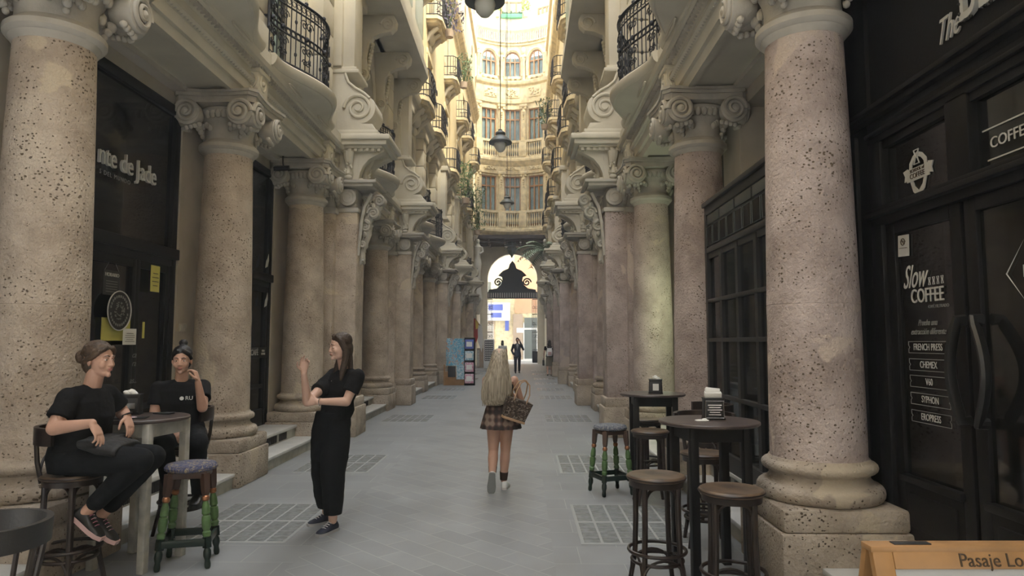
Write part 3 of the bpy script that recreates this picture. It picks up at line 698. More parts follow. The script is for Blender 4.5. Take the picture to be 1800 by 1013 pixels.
# ---- oriel floor slabs between the first two piers
for side, l in ((-1, 'projecting oriel bay high above the left balconies, seen from below'), (1, 'projecting oriel bay high above the right balconies, seen from below')):
    t = thing('oriel_bay', l, 'oriel', (AX, 14.5, 0), 0, None, sx=side)
    b = MB(); b.prism([(2.62,-3.0),(1.9,-3.0),(1.72,-2.6),(1.72,2.4),(1.95,2.95),(2.62,2.95)], 8.42, 8.62, 'z'); b.prism([(2.62,-2.9),(1.98,-2.9),(1.82,-2.5),(1.82,2.3),(2.02,2.85),(2.62,2.85)], 8.6, 9.2, 'z'); b.build('floor_slab', 'carved2', t, ang=.3)
    b = MB(); b.prism([(2.62,-2.9),(2.0,-2.9),(1.86,-2.5),(1.86,2.3),(2.04,2.85),(2.62,2.85)], 9.2, 11.8, 'z'); b.prism([(2.62,-3.0),(1.9,-3.0),(1.72,-2.6),(1.72,2.4),(1.95,2.95),(2.62,2.95)], 11.8, 12.1, 'z'); b.build('walls', 'carved2', t, ang=.3)
    for yy in (-2.6, -.9, .9, 2.5):
        b = MB(); b.prism([(2.75,6.85),(2.62,6.85),(2.56,7.05),(2.50,7.25),(2.52,7.5),(2.50,7.75),(2.40,7.95),(2.22,8.03),(2.02,8.06),(1.92,8.16),(1.90,8.30),(1.96,8.42),(2.75,8.42)], yy-.09, yy+.09, 'y', .012)
        for x, z, r in ((2.58,7.16,.10),(2.09,8.22,.15)):
            for e in (-.1, .1):
                b.tube([(p[0], yy+e, p[2]) for p in spiral(x, z, r, 1.8, n=30)], [.026*(1-.4*i/30) for i in range(31)], 7)
        for j in range(8): b.sph((2.50-.012*j, yy, 7.3+.075*j), .045, 7, (1,1.3,1))
        b.build('scroll_bracket', 'carved2', t)
    b = MB()
    for yy in (-1.75, 0, 1.7): b.box(1.84,1.87,yy-.6,yy+.6,9.4,11.5)
    b.build('windows', 'winglass', t)

# ---- small bracket balconies of the upper storeys
def make_small(side, label):
    t = thing('bracket_balcony', label, 'balcony', (AX, 14.5, 8.7), 0, 'small balconies of the upper storeys', sx=side)
    b = MB(); b.prism([(2.7,-.95),(2.2,-.95),(2.05,-.75),(2.0,0),(2.05,.75),(2.2,.95),(2.7,.95)], 0, .12, 'z'); b.prism([(2.7,-.85),(2.25,-.85),(2.12,-.65),(2.12,.65),(2.25,.85),(2.7,.85)], -.10, .0, 'z')
    b.build('slab', 'cream2', t, ang=.3)
    b = MB()
    for yy in (-.5, 0, .5):
        b.tube([(2.62,yy,-.62),(2.57,yy,-.5),(2.5,yy,-.36),(2.38,yy,-.24),(2.24,yy,-.13)], [.04,.07,.08,.09,.07], 8)
    b.sph((2.56,0,-.3), .24, 10, (.7,1.6,1)); b.sph((2.6,0,-.7), .09, 8, (1,1,1.5)); b.build('corbel', 'carved2', t)
    b = MB(); pts = [(2.6,-.9),(2.2,-.9),(2.06,-.72),(2.02,-.3),(2.02,.3),(2.06,.72),(2.2,.9),(2.6,.9)]
    for z in (.18,.55,1.0): b.tube([(x,y,z) for x,y in pts], .018, 6)
    for (x,y),(x2,y2) in zip(pts, pts[1:]):
        n = max(2, int(math.dist((x,y),(x2,y2))/.1))
        for k in range(n): q = k/n; b.tube([(x+(x2-x)*q, y+(y2-y)*q, .12),(x+(x2-x)*q - .05*0, y+(y2-y)*q, 1.0)], .011, 4)
    for yy in (-.6,-.3,0,.3,.6):
        for z in (.36,.76): b.tube([(2.0, yy+.09*math.cos(a*PI/6), z+.09*math.sin(a*PI/6)) for a in range(12)], .014, 4, closed=True)
    b.build('railing', 'iron', t, smooth=False)
    return t
k = 0
ordn = ['first', 'second', 'third', 'fourth', 'fifth', 'sixth', 'seventh']
for side, sn in ((-1, 'left'), (1, 'right')):
    first = None
    for fl, z in (('third', 8.75), ('fourth', 12.75)):
        for i, (a, c) in enumerate(BAYS[4:]):
            l = '%s small iron balcony from the camera on the %s wall, %s storey' % (ordn[i], sn, fl)
            if first is None: first = make_small(side, l); first.location = (AX, (a+c)/2, z)
            else: dup(first, (AX, (a+c)/2, z), label=l)

# ---- marble steps with ventilation grilles between the plinths
rbays = [(1.0,4.43),(5.275,7.425),(8.275,10.325),(13.175,15.625),(19.125,21.325),(22.175,24.375),(27.425,29.775),(32.825,34.975),(35.825,37.975),(41.0,43.2)]
for side, sn in ((-1, 'left'), (1, 'right')):
    for i, (a, c) in enumerate(rbays):
        if i == 0 and side < 0: a = 2.6
        t = thing('marble_step', '%s pair of white marble steps from the camera, between the %s plinths' % ((ordn + ['eighth', 'ninth', 'last'])[i], sn), 'steps', (AX, (a+c)/2, 0), 0, 'marble steps between the plinths', sx=side)
        h = (c-a)/2
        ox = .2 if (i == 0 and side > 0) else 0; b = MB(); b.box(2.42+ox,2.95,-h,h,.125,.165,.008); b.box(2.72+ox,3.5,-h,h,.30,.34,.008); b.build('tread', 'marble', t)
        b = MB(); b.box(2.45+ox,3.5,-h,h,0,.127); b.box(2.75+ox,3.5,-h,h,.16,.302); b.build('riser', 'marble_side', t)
        for s0, s1 in ((-.62,-.34), (-.22,.22), (.34,.62)) if h > .9 else ((-.3,.3),):
            v = MB().box(2.744,2.752,s0*h,s1*h,.185,.285).build('ventilation_grille', 'rubber', t)
            if i < 4:
                b = MB(); y = s0*h
                while y < s1*h: b.box(2.738,2.746,y,y+.008,.185,.285); y += .03
                b.build('grille_bars', 'greywood', v, smooth=False)

# ---- glass lens panels let into the paving
def make_panel(label, sx_):
    t = thing('glass_block_panel', label, 'pavement light', (AX, 6.12, 0), 0, 'glass block panels set in the paving', sx=sx_)
    b = MB(); b.box(1.18,2.13,-.66,.66,-.02,.002); b.build('frame', 'lensframe', t)
    b = MB()
    for g in (-1, 1):
        for r in range(4):
            for q in range(6):
                x = 1.21 + .154*q; y = g*.03 + g*.15*r; y0, y1 = sorted((y, y + g*.13)); b.box(x, x+.132, y0, y1, -.01, .006, .003)
    b.build('glass_blocks', 'lens', t, ang=.3)
    return t
for side, sn in ((-1, 'left'), (1, 'right')):
    first = None
    for i, y in enumerate((6.12, 9.0, 14.2, 19.5, 22.8, 26.0, 29.3, 33.5, 37)):
        l = '%s panel of square glass blocks from the camera in the %s side of the paving' % (['nearest', 'second', 'third', 'fourth', 'fifth', 'sixth', 'seventh', 'eighth', 'last'][i], sn)
        if first is None: first = make_panel(l, side)
        else: dup(first, (AX, y, 0), label=l)
# ================================================================ SHOP FRONTS
XL = AX - 3.25; XR = AX + 3.25
ndoor = 1
def shopfront(side, y0, y1, kind, zt=4.2):
    """glazed wooden front standing in the back wall between two columns; kind: 'cafe', 'plain', 'wood'"""
    global ndoor
    r = thing('door_%d' % ndoor, '', '', (AX, 0, 0), sx=side); ndoor += 1; del r['label']; del r['category']; r['kind'] = 'structure'
    d0, d1 = 3.22, 3.32; fm = 'blackwood' if kind != 'wood' else 'winwood_dark'
    zb = .34; b = MB(); f = .11
    b.box(d0,d1,y0,y0+f,zb,zt,.006); b.box(d0,d1,y1-f,y1,zb,zt,.006); b.box(d0,d1,y0+f,y1-f,zt-f,zt,.006)
    b.box(d0-.04,d1,y0,y1,2.52,2.64,.01); b.box(d0-.01,d1,y0+f,y1-f,2.44,2.52,.006)
    ys = [y0+f, y0+f+(y1-y0-2*f)*.64, y1-f] if kind == 'cafe' else [y0+f, (y0+y1)/2, y1-f]
    if kind == 'cafe': ys = [y0+f, y0+f+(y1-y0-2*f)*.12, y0+f+(y1-y0-2*f)*.70, y1-f]
    b.build('door_frame', fm, r, ang=.4)
    for a, c in zip(ys, ys[1:]):
        b = MB(); g = .07
        b.box(d0+.01,d1-.01,a,a+g,zb,2.44,.004); b.box(d0+.01,d1-.01,c-g,c,zb,2.44,.004)
        if c-a > .2:
            b.box(d0+.01,d1-.01,a+g,c-g,2.36,2.44); b.box(d0+.01,d1-.01,a+g,c-g,zb,zb+.5 if kind == 'wood' else zb+.25,.004)
            b.box(d0+.02,d1-.02,a+g,c-g,.9,.96)
        lf = b.build('door_leaf', fm, r, ang=.4)
        if c-a > .2:
            MB().box(d0+.045,d0+.055,a+g,c-g,zb+.2,2.4).build('glass', 'darkglass', lf)
    MB().box(d0+.045,d0+.055,y0+f,y1-f,2.6,zt-f).build('transom_glass', 'darkglass', r)
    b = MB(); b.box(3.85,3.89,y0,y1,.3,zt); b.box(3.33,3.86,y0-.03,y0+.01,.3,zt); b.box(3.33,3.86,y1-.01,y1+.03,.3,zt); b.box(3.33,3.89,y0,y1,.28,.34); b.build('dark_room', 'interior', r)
    return r
M['winwood_dark'] = mat('brown_door_wood', (.10, .055, .035), .45, var=.3, scale=8)
fronts = {}
for side in (-1, 1):
    for i, (a, c) in enumerate(BAYS):
        if side > 0 and i < 2: continue
        k = 'cafe' if (side < 0 and i in (1, 2)) else ('wood' if i == 3 else 'plain')
        fronts[(side, i)] = shopfront(side, max(a, 2)+.32, c-.32, k, 4.28)

# ---- left café front lettering and notices
xs = XL + .045
fr = fronts[(-1, 1)]
def onL(name, label, cat, g=None): return thing(name, label, cat, (0,0,0), 0, g)
t = text('shop_lettering', 'nte de Jade', .27, wallL(xs+.03, 6.47, 3.33), 'ghost', ext=.012, sxy=(.80, 1.0)); tag(t, 'raised grey letters nte de Jade across the left shop transom', 'sign')
t = text('shop_tagline', 'S DEL MUNDO', .055, wallL(xs+.03, 6.26, 3.17), 'ghost2', sxy=(1.1, 1.1), space=1.3); tag(t, 'small tagline DEL MUNDO under the big shop lettering', 'sign')
t = thing('door_emblem', 'round dark emblem with white ring on the left shop door glass', 'sign', (xs, 6.46, 1.90))
b = MB(); b.lathe([(.185,0),(.185,.006)], n=40, mtx=Matrix.Rotation(PI/2, 4, 'Y')); b.build('disc', 'rubber', t)
b = MB(); b.tube([(.01, .19*math.cos(a*PI/20), .19*math.sin(a*PI/20)) for a in range(40)], .006, 6, closed=True); b.build('ring', 'ghost', t)
b = MB(); rr = random.Random(5)
for i in range(60):
    a = rr.random()*2*PI; q = rr.uniform(.04,.085); b.box(.006,.011,q*math.cos(a)-.006,q*math.cos(a)+.006,q*math.sin(a)-.005,q*math.sin(a)+.005)
for i in range(26):
    a = i*2*PI/26
    if abs(math.sin(a)) > .1: b.box(.006,.01,.14*math.cos(a)-.009,.14*math.cos(a)+.009,.14*math.sin(a)-.012,.14*math.sin(a)+.012)
b.build('emblem_print', 'ghost2', t, smooth=False)
def sheet(name, label, side, y, z, w_, h_, m, lines=None, rot=0, x=None, col='engrave', title=None, cat='notice'):
    x = x if x is not None else xs
    t = thing(name, label, cat, (x, y, z))
    t.rotation_euler = (rot, 0, 0)
    MB().box(-.003,.003,-w_/2,w_/2,-h_/2,h_/2).build('sheet', m, t)
    wm = (lambda a, yy, zz: wallL(.006, yy, zz)) if side < 0 else (lambda a, yy, zz: wallR(-.006, yy, zz))
    if title: text('heading', title[0], title[1], wm(0, 0, h_*.33), col, t, ext=.001)
    if lines:
        b = MB()
        for k in range(lines):
            ww = w_*(.36 if k % 3 else .26); zz = h_*(.2 - .62*k/lines); s = .006 if side < 0 else -.006
            b.box(min(0,s),max(0,s),-ww,ww,zz-h_*.012,zz+h_*.012)
        b.build('printed_lines', col, t, smooth=False)
    return t
sheet('yellow_notice', 'tall yellow notice with a small picture on the narrow side pane', -1, 7.08, 2.27, .17, .28, 'yellow', 4)
sheet('opening_hours_notice', 'white notice with black text below the round emblem', -1, 6.66, 1.65, .22, .16, 'paper', 5)
t = thing('hanging_sign', 'dark hanging sign reading HORARIO inside the left shop door', 'sign', (xs-.06, 6.42, 2.21))
MB().box(-.004,.004,-.13,.13,-.16,.08).build('plate', 'greywood', t)
text('heading', 'HORARIO', .05, wallL(.006, 0, .035), 'ghost', t)
b = MB()
for k in range(5): b.box(.004,.006,-.09,.09,-.03-.025*k,-.024-.025*k)
b.build('printed_lines', 'ghost2', t, smooth=False)
b = MB(); b.tube([(0,-.11,.08),(0,0,.22),(0,.11,.08)], .003, 5); b.build('cord', 'ghost2', t)
sheet('yellow_poster', 'wide yellow poster low on the left shop door glass', -1, 6.5, 1.72, .5, .22, 'yellow', x=xs-.03, cat='poster')
sheet('yellow_slip', 'narrow yellow slip on the door edge', -1, 6.9, 1.72, .035, .17, 'yellow')
for k, (s, z) in enumerate((('té ... ', 1.48), ('café ...', 1.36), ('y más ...', 1.2))):
    pass
t = text('chalk_script', 'ca\nra\n\nas...', .085, wallL(xs+.02, 6.72, 1.34), 'ghost2', ext=.001, shear=.4); tag(t, 'faint handwritten script on the dark door panel beside the seated woman', 'lettering')
t = thing('light_switch', 'double grey switch plate on the beige wall strip', 'switch', (AX-3.2, 7.68, 1.76)); MB().box(0,.015,-.085,.085,-.05,.05,.004).build('plate', 'beige', t)
for s in (-1, 1): MB().box(.014,.022,s*.04-.03,s*.04+.03,-.035,.035,.003).build('rocker', 'carved', t)
t = thing('cafe_sign_strip', 'black strip with white CAFÉ lettering across the second left shop glass', 'sign', (xs+.01, 9.95, 1.44)); MB().box(0,.006,-.5,.28,-.08,.08).build('strip', 'rubber', t); text('lettering', 'CAFÉ', .12, wallL(.008, -.18, 0), 'ghost', t); text('small_print', 'PARA\nLLEVAR', .045, wallL(.008, .15, 0), 'ghost', t)
t = thing('leaf_transfer', 'small white leaf shapes on the second left shop glass', 'lettering', (xs+.01, 10.15, 2.6))
for z in (-.35, .25):
    MB().prism([(-.05,z-.13),(.04,z-.1),(.08,z),(.07,z+.1),(.03,z+.03),(-.02,z-.02)], 0, .005, 'x').build('leaf_shape', 'ghost', t)
t = thing('shop_shelf', 'pale metal shelf inside the second left shop', 'shelf', (XL-.3, 10.0, 3.5)); MB().box(-.1,.1,-.4,.4,-.05,.05,.01).build('board', 'ghost2', t)
t = thing('wall_floodlight', 'small black floodlight hung beneath the left beam', 'lamp', (AX-2.95, 10.05, 4.42)); b = MB(); b.tube([(0,0,.02),(0,0,-.08),(.03,-.05,-.16)], .012, 6); b.build('arm', 'rubber', t); MB().box(-.11,.11,-.05,.05,-.03,.03,.008,rot=(.5,0,0)).xf(Matrix.Translation((0,-.05,-.18))).build('head', 'rubber', t)

# ---- black coffee-shop front on the right (nearest bay)
r = thing('door_%d' % ndoor, '', '', (0, 0, 0)); ndoor += 1; del r['label']; del r['category']; r['kind'] = 'structure'
x0 = XR - .07
b = MB()
b.box(x0,x0+.5,4.72,5.14,.0,4.28,.01); b.box(x0-.03,x0+.1,4.86,5.06,.3,3.1,.02)
b.box(x0,x0+.3,1.2,4.75,3.10,3.16,.01); b.box(x0-.05,x0+.3,1.2,5.2,3.14,3.19,.01); b.box(x0-.08,x0+.3,1.2,5.2,3.185,3.22,.008)
b.box(x0,x0+.2,1.2,4.73,2.98,3.1); b.box(x0-.03,x0+.1,1.2,4.73,3.03,3.06,.01); b.box(x0+.02,x0+.12,1.2,4.73,2.93,2.985)
b.box(x0,x0+.12,1.2,4.73,2.40,2.46); b.box(x0-.05,x0+.12,1.2,4.73,2.455,2.49,.008); b.box(x0-.03,x0+.12,1.2,4.73,2.49,2.52,.008)
for y, w_ in ((4.66,.08),(3.77,.10),(2.6,.1)): b.box(x0,x0+.12,y-w_,y+w_,2.5,3.0,.01)
b.box(x0+.0,x0+.12,4.60,4.74,.3,2.42,.01)
b.box(x0-.02,x0+.25,1.2,5.2,.28,.34)
b.build('shop_frame', 'blackwood', r, ang=.4)
b = MB(); b.box(x0+.03,x0+.2,1.2,5.13,3.2,4.3); b.build('sign_board', 'blackwood', r)
MB().box(x0+.06,x0+.07,1.2,4.7,2.5,3.0).build('transom_glass', 'darkglass', r)
def leaf(ya, yb):
    b = MB(); g = .10
    b.box(x0+.03,x0+.09,ya,ya+g,.34,2.40,.008); b.box(x0+.03,x0+.09,yb-g,yb,.34,2.40,.008)
    b.box(x0+.03,x0+.09,ya+g,yb-g,2.32,2.40,.004); b.box(x0+.03,x0+.09,ya+g,yb-g,.34,.72,.004); b.box(x0+.0,x0+.06,ya+g-.02,yb-g+.02,.70,.745,.008)
    b.box(x0+.015,x0+.05,ya+g+.05,yb-g-.05,.42,.64,.012)
    lf = b.build('door_leaf', 'blackwood', r, ang=.4)
    MB().box(x0+.055,x0+.065,ya+g,yb-g,.72,2.33).build('glass', 'darkglass', lf)
    return lf
lfs = [leaf(3.82, 4.60), leaf(3.03, 3.79)]
for lf, y, s in ((lfs[0], 3.85, -1), (lfs[1], 3.68, -1)):
    b = MB(); sd = 1 if lf is lfs[0] else -1; y -= .03 if sd > 0 else 0; pts = [(x0+.03, y, 1.72)] + [(x0 - .02 - .03*math.sin(PI*i/14), y + (.03 if sd > 0 else -.12)*math.sin(PI*i/14), 1.72 - .56*i/14) for i in range(15)] + [(x0+.03, y, 1.16)]
    b.tube(pts, .022, 8, flat=1.5); b.build('pull_handle', 'rubber', lf)
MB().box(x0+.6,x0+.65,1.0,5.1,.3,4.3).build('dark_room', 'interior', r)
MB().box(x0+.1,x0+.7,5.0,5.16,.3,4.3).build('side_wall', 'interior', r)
xt = x0 + .045
t = thing('shop_sign', 'large bulb-dotted letters BLA with a script The on black', 'sign', (x0+.03, 3.6, 3.4))
text('the_lettering', 'The', .17, wallR(-.012, .22, .02), 'ghost', t, ext=.006, shear=.5, sxy=(.8, 1.25))
tl = text('big_letters', 'BLA', .44, wallR(-.02, -.14, .13), 'ghost', t, ext=.015, sxy=(.62, 1.05))
b = MB()
for i in range(6): b.sph((-.035, .078, -.02+.056*i), .011, 6)
for i in range(6): b.sph((-.035, -.125, -.02+.056*i), .011, 6)
for i in range(3): b.sph((-.035, .078-.045*i, -.02), .011, 6); b.sph((-.035, .078-.045*i, .13), .011, 6); b.sph((-.035, -.125-.045*i, -.02), .011, 6)
b.build('bulb_holes', 'rubber', t)
t = thing('shield_emblem', 'white SCHOOL of COFFEE shield emblem on the black transom glass', 'emblem', (xt+.01, 4.23, 2.69))
out = [(-.10,-.03),(-.09,.06),(-.05,.10),(0,.12),(.05,.10),(.09,.06),(.10,-.03),(.06,-.13),(0,-.18),(-.06,-.13)]
inn = [(x*.72, z*.74+.0) for x, z in out]
b = MB()
for i in range(len(out)):
    j = (i+1) % len(out); b.prism([out[i], out[j], inn[j], inn[i]], -.006, 0, 'x')
b.prism([(-.15,-.05),(-.11,-.04),(-.11,.03),(-.16,.02),(-.14,-.015)], -.008, 0, 'x'); b.prism([(.15,-.05),(.11,-.04),(.11,.03),(.16,.02),(.14,-.015)], -.008, 0, 'x')
b.prism([(-.12,-.06),(.12,-.06),(.12,.02),(-.12,.02)], -.010, -.002, 'x'); b.build('shield', 'ghost', t, smooth=False)
b = MB(); b.tube([(-.012,-.025,.13),(-.012,.025,.13),(-.012,.008,.085),(-.012,.028,.04),(-.012,-.028,.04),(-.012,-.008,.085)], .005, 5, closed=True); b.build('flask', 'ghost', t)
text('school_text', 'SCHOOL of', .03, wallR(-.012, 0, .003), 'engrave', t); text('coffee_text', 'COFFEE', .046, wallR(-.012, 0, -.032), 'engrave', t)
t = thing('transom_lettering', 'COFFEE lettering between two slanting lines on the right transom pane', 'lettering', (xt+.01, 3.43, 2.66))
text('word', 'COFFEE', .085, wallR(-.002, 0, .0), 'ghost', t); b = MB(); b.box(-.004,0,-.25,.2,.08,.088); b.box(-.004,0,-.25,.17,-.09,-.082); b.build('rules', 'ghost', t)
text('second_word', 'bar', .09, wallR(-.002, -.28, -.06), 'ghost', t, shear=.4)
t = sheet('no_smoking_notice', 'small white no-smoking notice at the top corner of the black door', 1, 4.42, 2.23, .12, .14, 'ghost', 2, rot=.06, x=xt)
b = MB(); b.tube([(-.006, .022*math.cos(a*PI/8), .025+.022*math.sin(a*PI/8)) for a in range(16)], .003, 5, closed=True); b.tube([(-.006,-.015,.01),(-.006,.015,.04)], .003, 5); b.build('symbol', 'engrave', t)
t = thing('door_lettering', 'white Slow COFFEE lettering with little brewer icons on the black door', 'lettering', (xt, 4.2, 1.95))
text('slow_text', 'Slow', .17, wallR(-.002, .12, .06), 'ghost', t, shear=.55, sxy=(.75, 1.25)); text('coffee_text', 'COFFEE', .115, wallR(-.002, -.01, -.065), 'ghost', t, ext=.003, sxy=(.86, 1.1)); text('small_print', 'CAFÉ FILTRADO', .028, wallR(-.002, -.12, -.135), 'ghost2', t)
for k in range(4):
    y = -.045 - .042*k; b = MB(); b.tube([(-.003,y-.010,.0),(-.003,y+.010,.0),(-.003,y+.004,.022),(-.003,y+.010,.045),(-.003,y-.010,.045),(-.003,y-.004,.022)], .0025, 4, closed=True); b.build('brewer_icon', 'ghost', t)
t = thing('script_lettering', 'thin script reading Prueba una extracción diferente on the black door', 'lettering', (xt, 4.2, 1.69))
text('script', 'Prueba una\nextracción diferente', .046, wallR(-.002, 0, .0), 'ghost2', t, shear=.5, sxy=(.95, 1.2))
for i, (s, z) in enumerate((('FRENCH PRESS', 1.545), ('CHEMEX', 1.435), ('V60', 1.33), ('SYPHON', 1.22), ('EROPRESS', 1.11))):
    z += .02
    t = thing('menu_ticket', 'ticket-shaped label reading %s on the black door' % s, 'lettering', (xt, 4.21, z), 0, 'brewing method tickets on the door')
    hw, hh = .20, .036; fr_ = [(-hw,-hh),(hw,-hh),(hw,-.012),(hw-.012,0),(hw,.012),(hw,hh),(-hw,hh),(-hw,.012),(-hw+.012,0),(-hw,-.012)]
    b = MB(); b.tube([(-.003, a, c) for a, c in fr_], .0022, 4, closed=True); b.build('outline', 'ghost2', t)
    text('word', s, .055, wallR(-.002, 0, 0), 'ghost', t, ext=.001, sxy=(.82, 1.1))
t = thing('diamond_transfer', 'thin white diamond outline on the far right door glass', 'lettering', (xt, 3.36, 1.95)); b = MB(); b.tube([(0,.14,0),(0,0,.17),(0,-.14,0),(0,0,-.17)], .004, 4, closed=True); b.build('outline', 'ghost', t); text('word', 'B', .09, wallR(-.002, 0, 0), 'ghost', t)

# ---- black glazed vestibule between the first and second right columns
r = thing('window_%d' % nwin, '', '', (AX, 0, 0)); nwin += 1; del r['label']; del r['category']; r['kind'] = 'structure'
y0, y1 = 5.32, 7.38; d = 2.75
b = MB(); b.box(d-.02,d+.06,y0,y1,2.98,3.10,.01); b.box(d-.05,d+.08,y0,y1,3.07,3.12,.01); b.box(d,d+.05,y0,y1,2.60,2.99); b.box(d-.02,d+.06,y0,y1,2.56,2.62,.01); b.box(d-.02,d+.06,y0,y0+.07,.34,3.0); b.box(d-.02,d+.06,y1-.07,y1,.34,3.0)
b.box(d,d+.05,y0,y1,2.50,2.57)
for k in range(1, 4): b.box(d-.01,d+.045,y0+k*(y1-y0)/4-.035,y0+k*(y1-y0)/4+.035,.34,2.55)
for z in (1.05, 1.62, 2.08): b.box(d-.018,d+.04,y0,y1,z-.02,z+.02,.006) if z != 2.08 else None
b.box(d-.018,d+.04,y0,y1,2.02,2.06,.006); b.box(d-.02,d+.06,y0,y1,.34,.5)
b.box(d+.0,3.25-.0,y1-.06,y1,.34,.5); b.box(d,3.25,y1-.06,y1,2.56,3.1); b.box(d,3.25,y0,y0+.06,2.56,3.1)
b.box(d-.02,3.3,y0,y1,3.09,3.13)
b.build('vestibule_frame', 'greywood', r, ang=.4)
for k in range(8):
    a = y0+.09+k*.243; b = MB(); b.box(d-.012,d,a,a+.20,2.64,2.84,.004); b.build('panel', 'blackwood', r)
    b = MB(); b.tube([(d-.014,a,2.64),(d-.014,a+.2,2.64),(d-.014,a+.2,2.84),(d-.014,a,2.84)], .006, 4, closed=True); b.build('panel_moulding', 'lampmetal', r)
for k in range(4):
    a = y0+.09+k*.486; b = MB(); b.box(d-.012,d,a,a+.44,2.87,2.97,.004); b.build('upper_panel', 'lampmetal', r)
MB().box(d+.02,d+.028,y0+.05,y1-.05,.4,2.55).build('glass', 'shopg', r) if 'shopg' in M else MB().box(d+.02,d+.028,y0+.05,y1-.05,.4,2.55).build('glass', 'glass', r)
MB().box(d+.02,3.25,y1-.035,y1-.028,.5,2.56).build('side_glass', 'glass', r)
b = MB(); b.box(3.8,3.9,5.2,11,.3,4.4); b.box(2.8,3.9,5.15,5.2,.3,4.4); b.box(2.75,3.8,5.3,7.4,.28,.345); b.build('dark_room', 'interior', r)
pl_ = bpy.data.lights.new('shop_interior_lamp', 'POINT'); pl_.energy = 8; pl_.color = (.85, 1, .62); pl_.shadow_soft_size = .25; po_ = bpy.data.objects.new('shop_interior_lamp', pl_); C.objects.link(po_); po_.location = (AX+3.12, 9.55, 2.1)
t = thing('window_glow_strip', 'pale green strip standing in for a lit window behind the second right column', 'wall strip', (AX+3.5, 8.6, .35)); MB().box(-.05,.05,-.3,.3,0,4.0).build('strip', 'strip', t) if 'strip' in M else MB().box(-.05,.05,-.3,.3,0,4.0).build('strip', 'cream', t)  # plain pale strip in place of a lit window at the back

# ================================================================ END FACADE (concave, three bays) and gate
YE = 45.0
def arc(u): return YE + 1.1*(1 - (u/2.7)**2)
def arcn(u):
    s = -2.2*u/(2.7**2); n = Vector((s, -1)).normalized(); return n
path = []
for i in range(25):
    u = -2.65 + 5.3*i/24; n = arcn(u); path.append(((u, arc(u)), (n.x, n.y)))
ef = thing('wall_back', '', '', (AX+.05, 0, 0)); del ef['label']; del ef['category']; ef['kind'] = 'structure'
def band(name, prof, m='cream2'):
    b = MB(); b.sweep(prof, path); return b.build(name, m, ef, ang=.4)
band('lower_slab', [(-.8,8.85),(.15,8.85),(.2,8.95),(.35,9.05),(.42,9.15),(.42,9.3),(.35,9.35),(-.8,9.35)])
band('lower_entablature', [(-.3,13.25),(.12,13.25),(.14,13.4),(.16,13.75),(.22,13.8),(.3,13.95),(.42,14.1),(.42,14.25),(.36,14.3),(-.3,14.3)])
band('middle_cornice', [(-.3,18.3),(.1,18.3),(.14,18.5),(.14,19.5),(.3,19.6),(.36,19.75),(.36,19.85),(-.3,19.85)])
band('upper_cornice', [(-.3,22.5),(.1,22.5),(.12,22.7),(.12,23.3),(.34,23.5),(.42,23.7),(.42,23.85),(-.3,23.85)])
for nm, z0 in (('lower_balustrade', 9.33), ('upper_balustrade', 14.28)):
    band(nm + '_plinth', [(.12,z0),(.36,z0),(.36,z0+.14),(.12,z0+.14)]); band(nm + '_rail', [(.10,z0+1.12),(.38,z0+1.12),(.38,z0+1.28),(.10,z0+1.28)])
def onarc(u, off=0): n = arcn(u); return u + n.x*off, arc(u) + n.y*off, math.atan2(n.x, -n.y)
for z0, nm in ((9.45, 'lower'), (14.4, 'upper')):
    first = None
    for k, uc in enumerate((-1.62, 0, 1.62)):
        for j in range(7):
            u = uc - .48 + .16*j; x, y, a = onarc(u, .24)
            if first is None: first = MB().lathe([(.06,0),(.06,.08),(.035,.12),(.03,.2),(.065,.38),(.075,.5),(.05,.65),(.03,.8),(.04,.88),(.06,.92),(.06,1.02)], n=10).build('baluster', 'cream2', ef); o = first
            else: o = first.copy(); C.objects.link(o)
            o.location = (x, y, z0)
    for uc in (-2.45, -.81, .81, 2.45):
        x, y, a = onarc(uc, .24); MB().box(-.26,.26,-.16,.16,0,1.05,.01).build('pedestal', 'cream2', ef, loc=(x, y, z0), rot=(0,0,a))
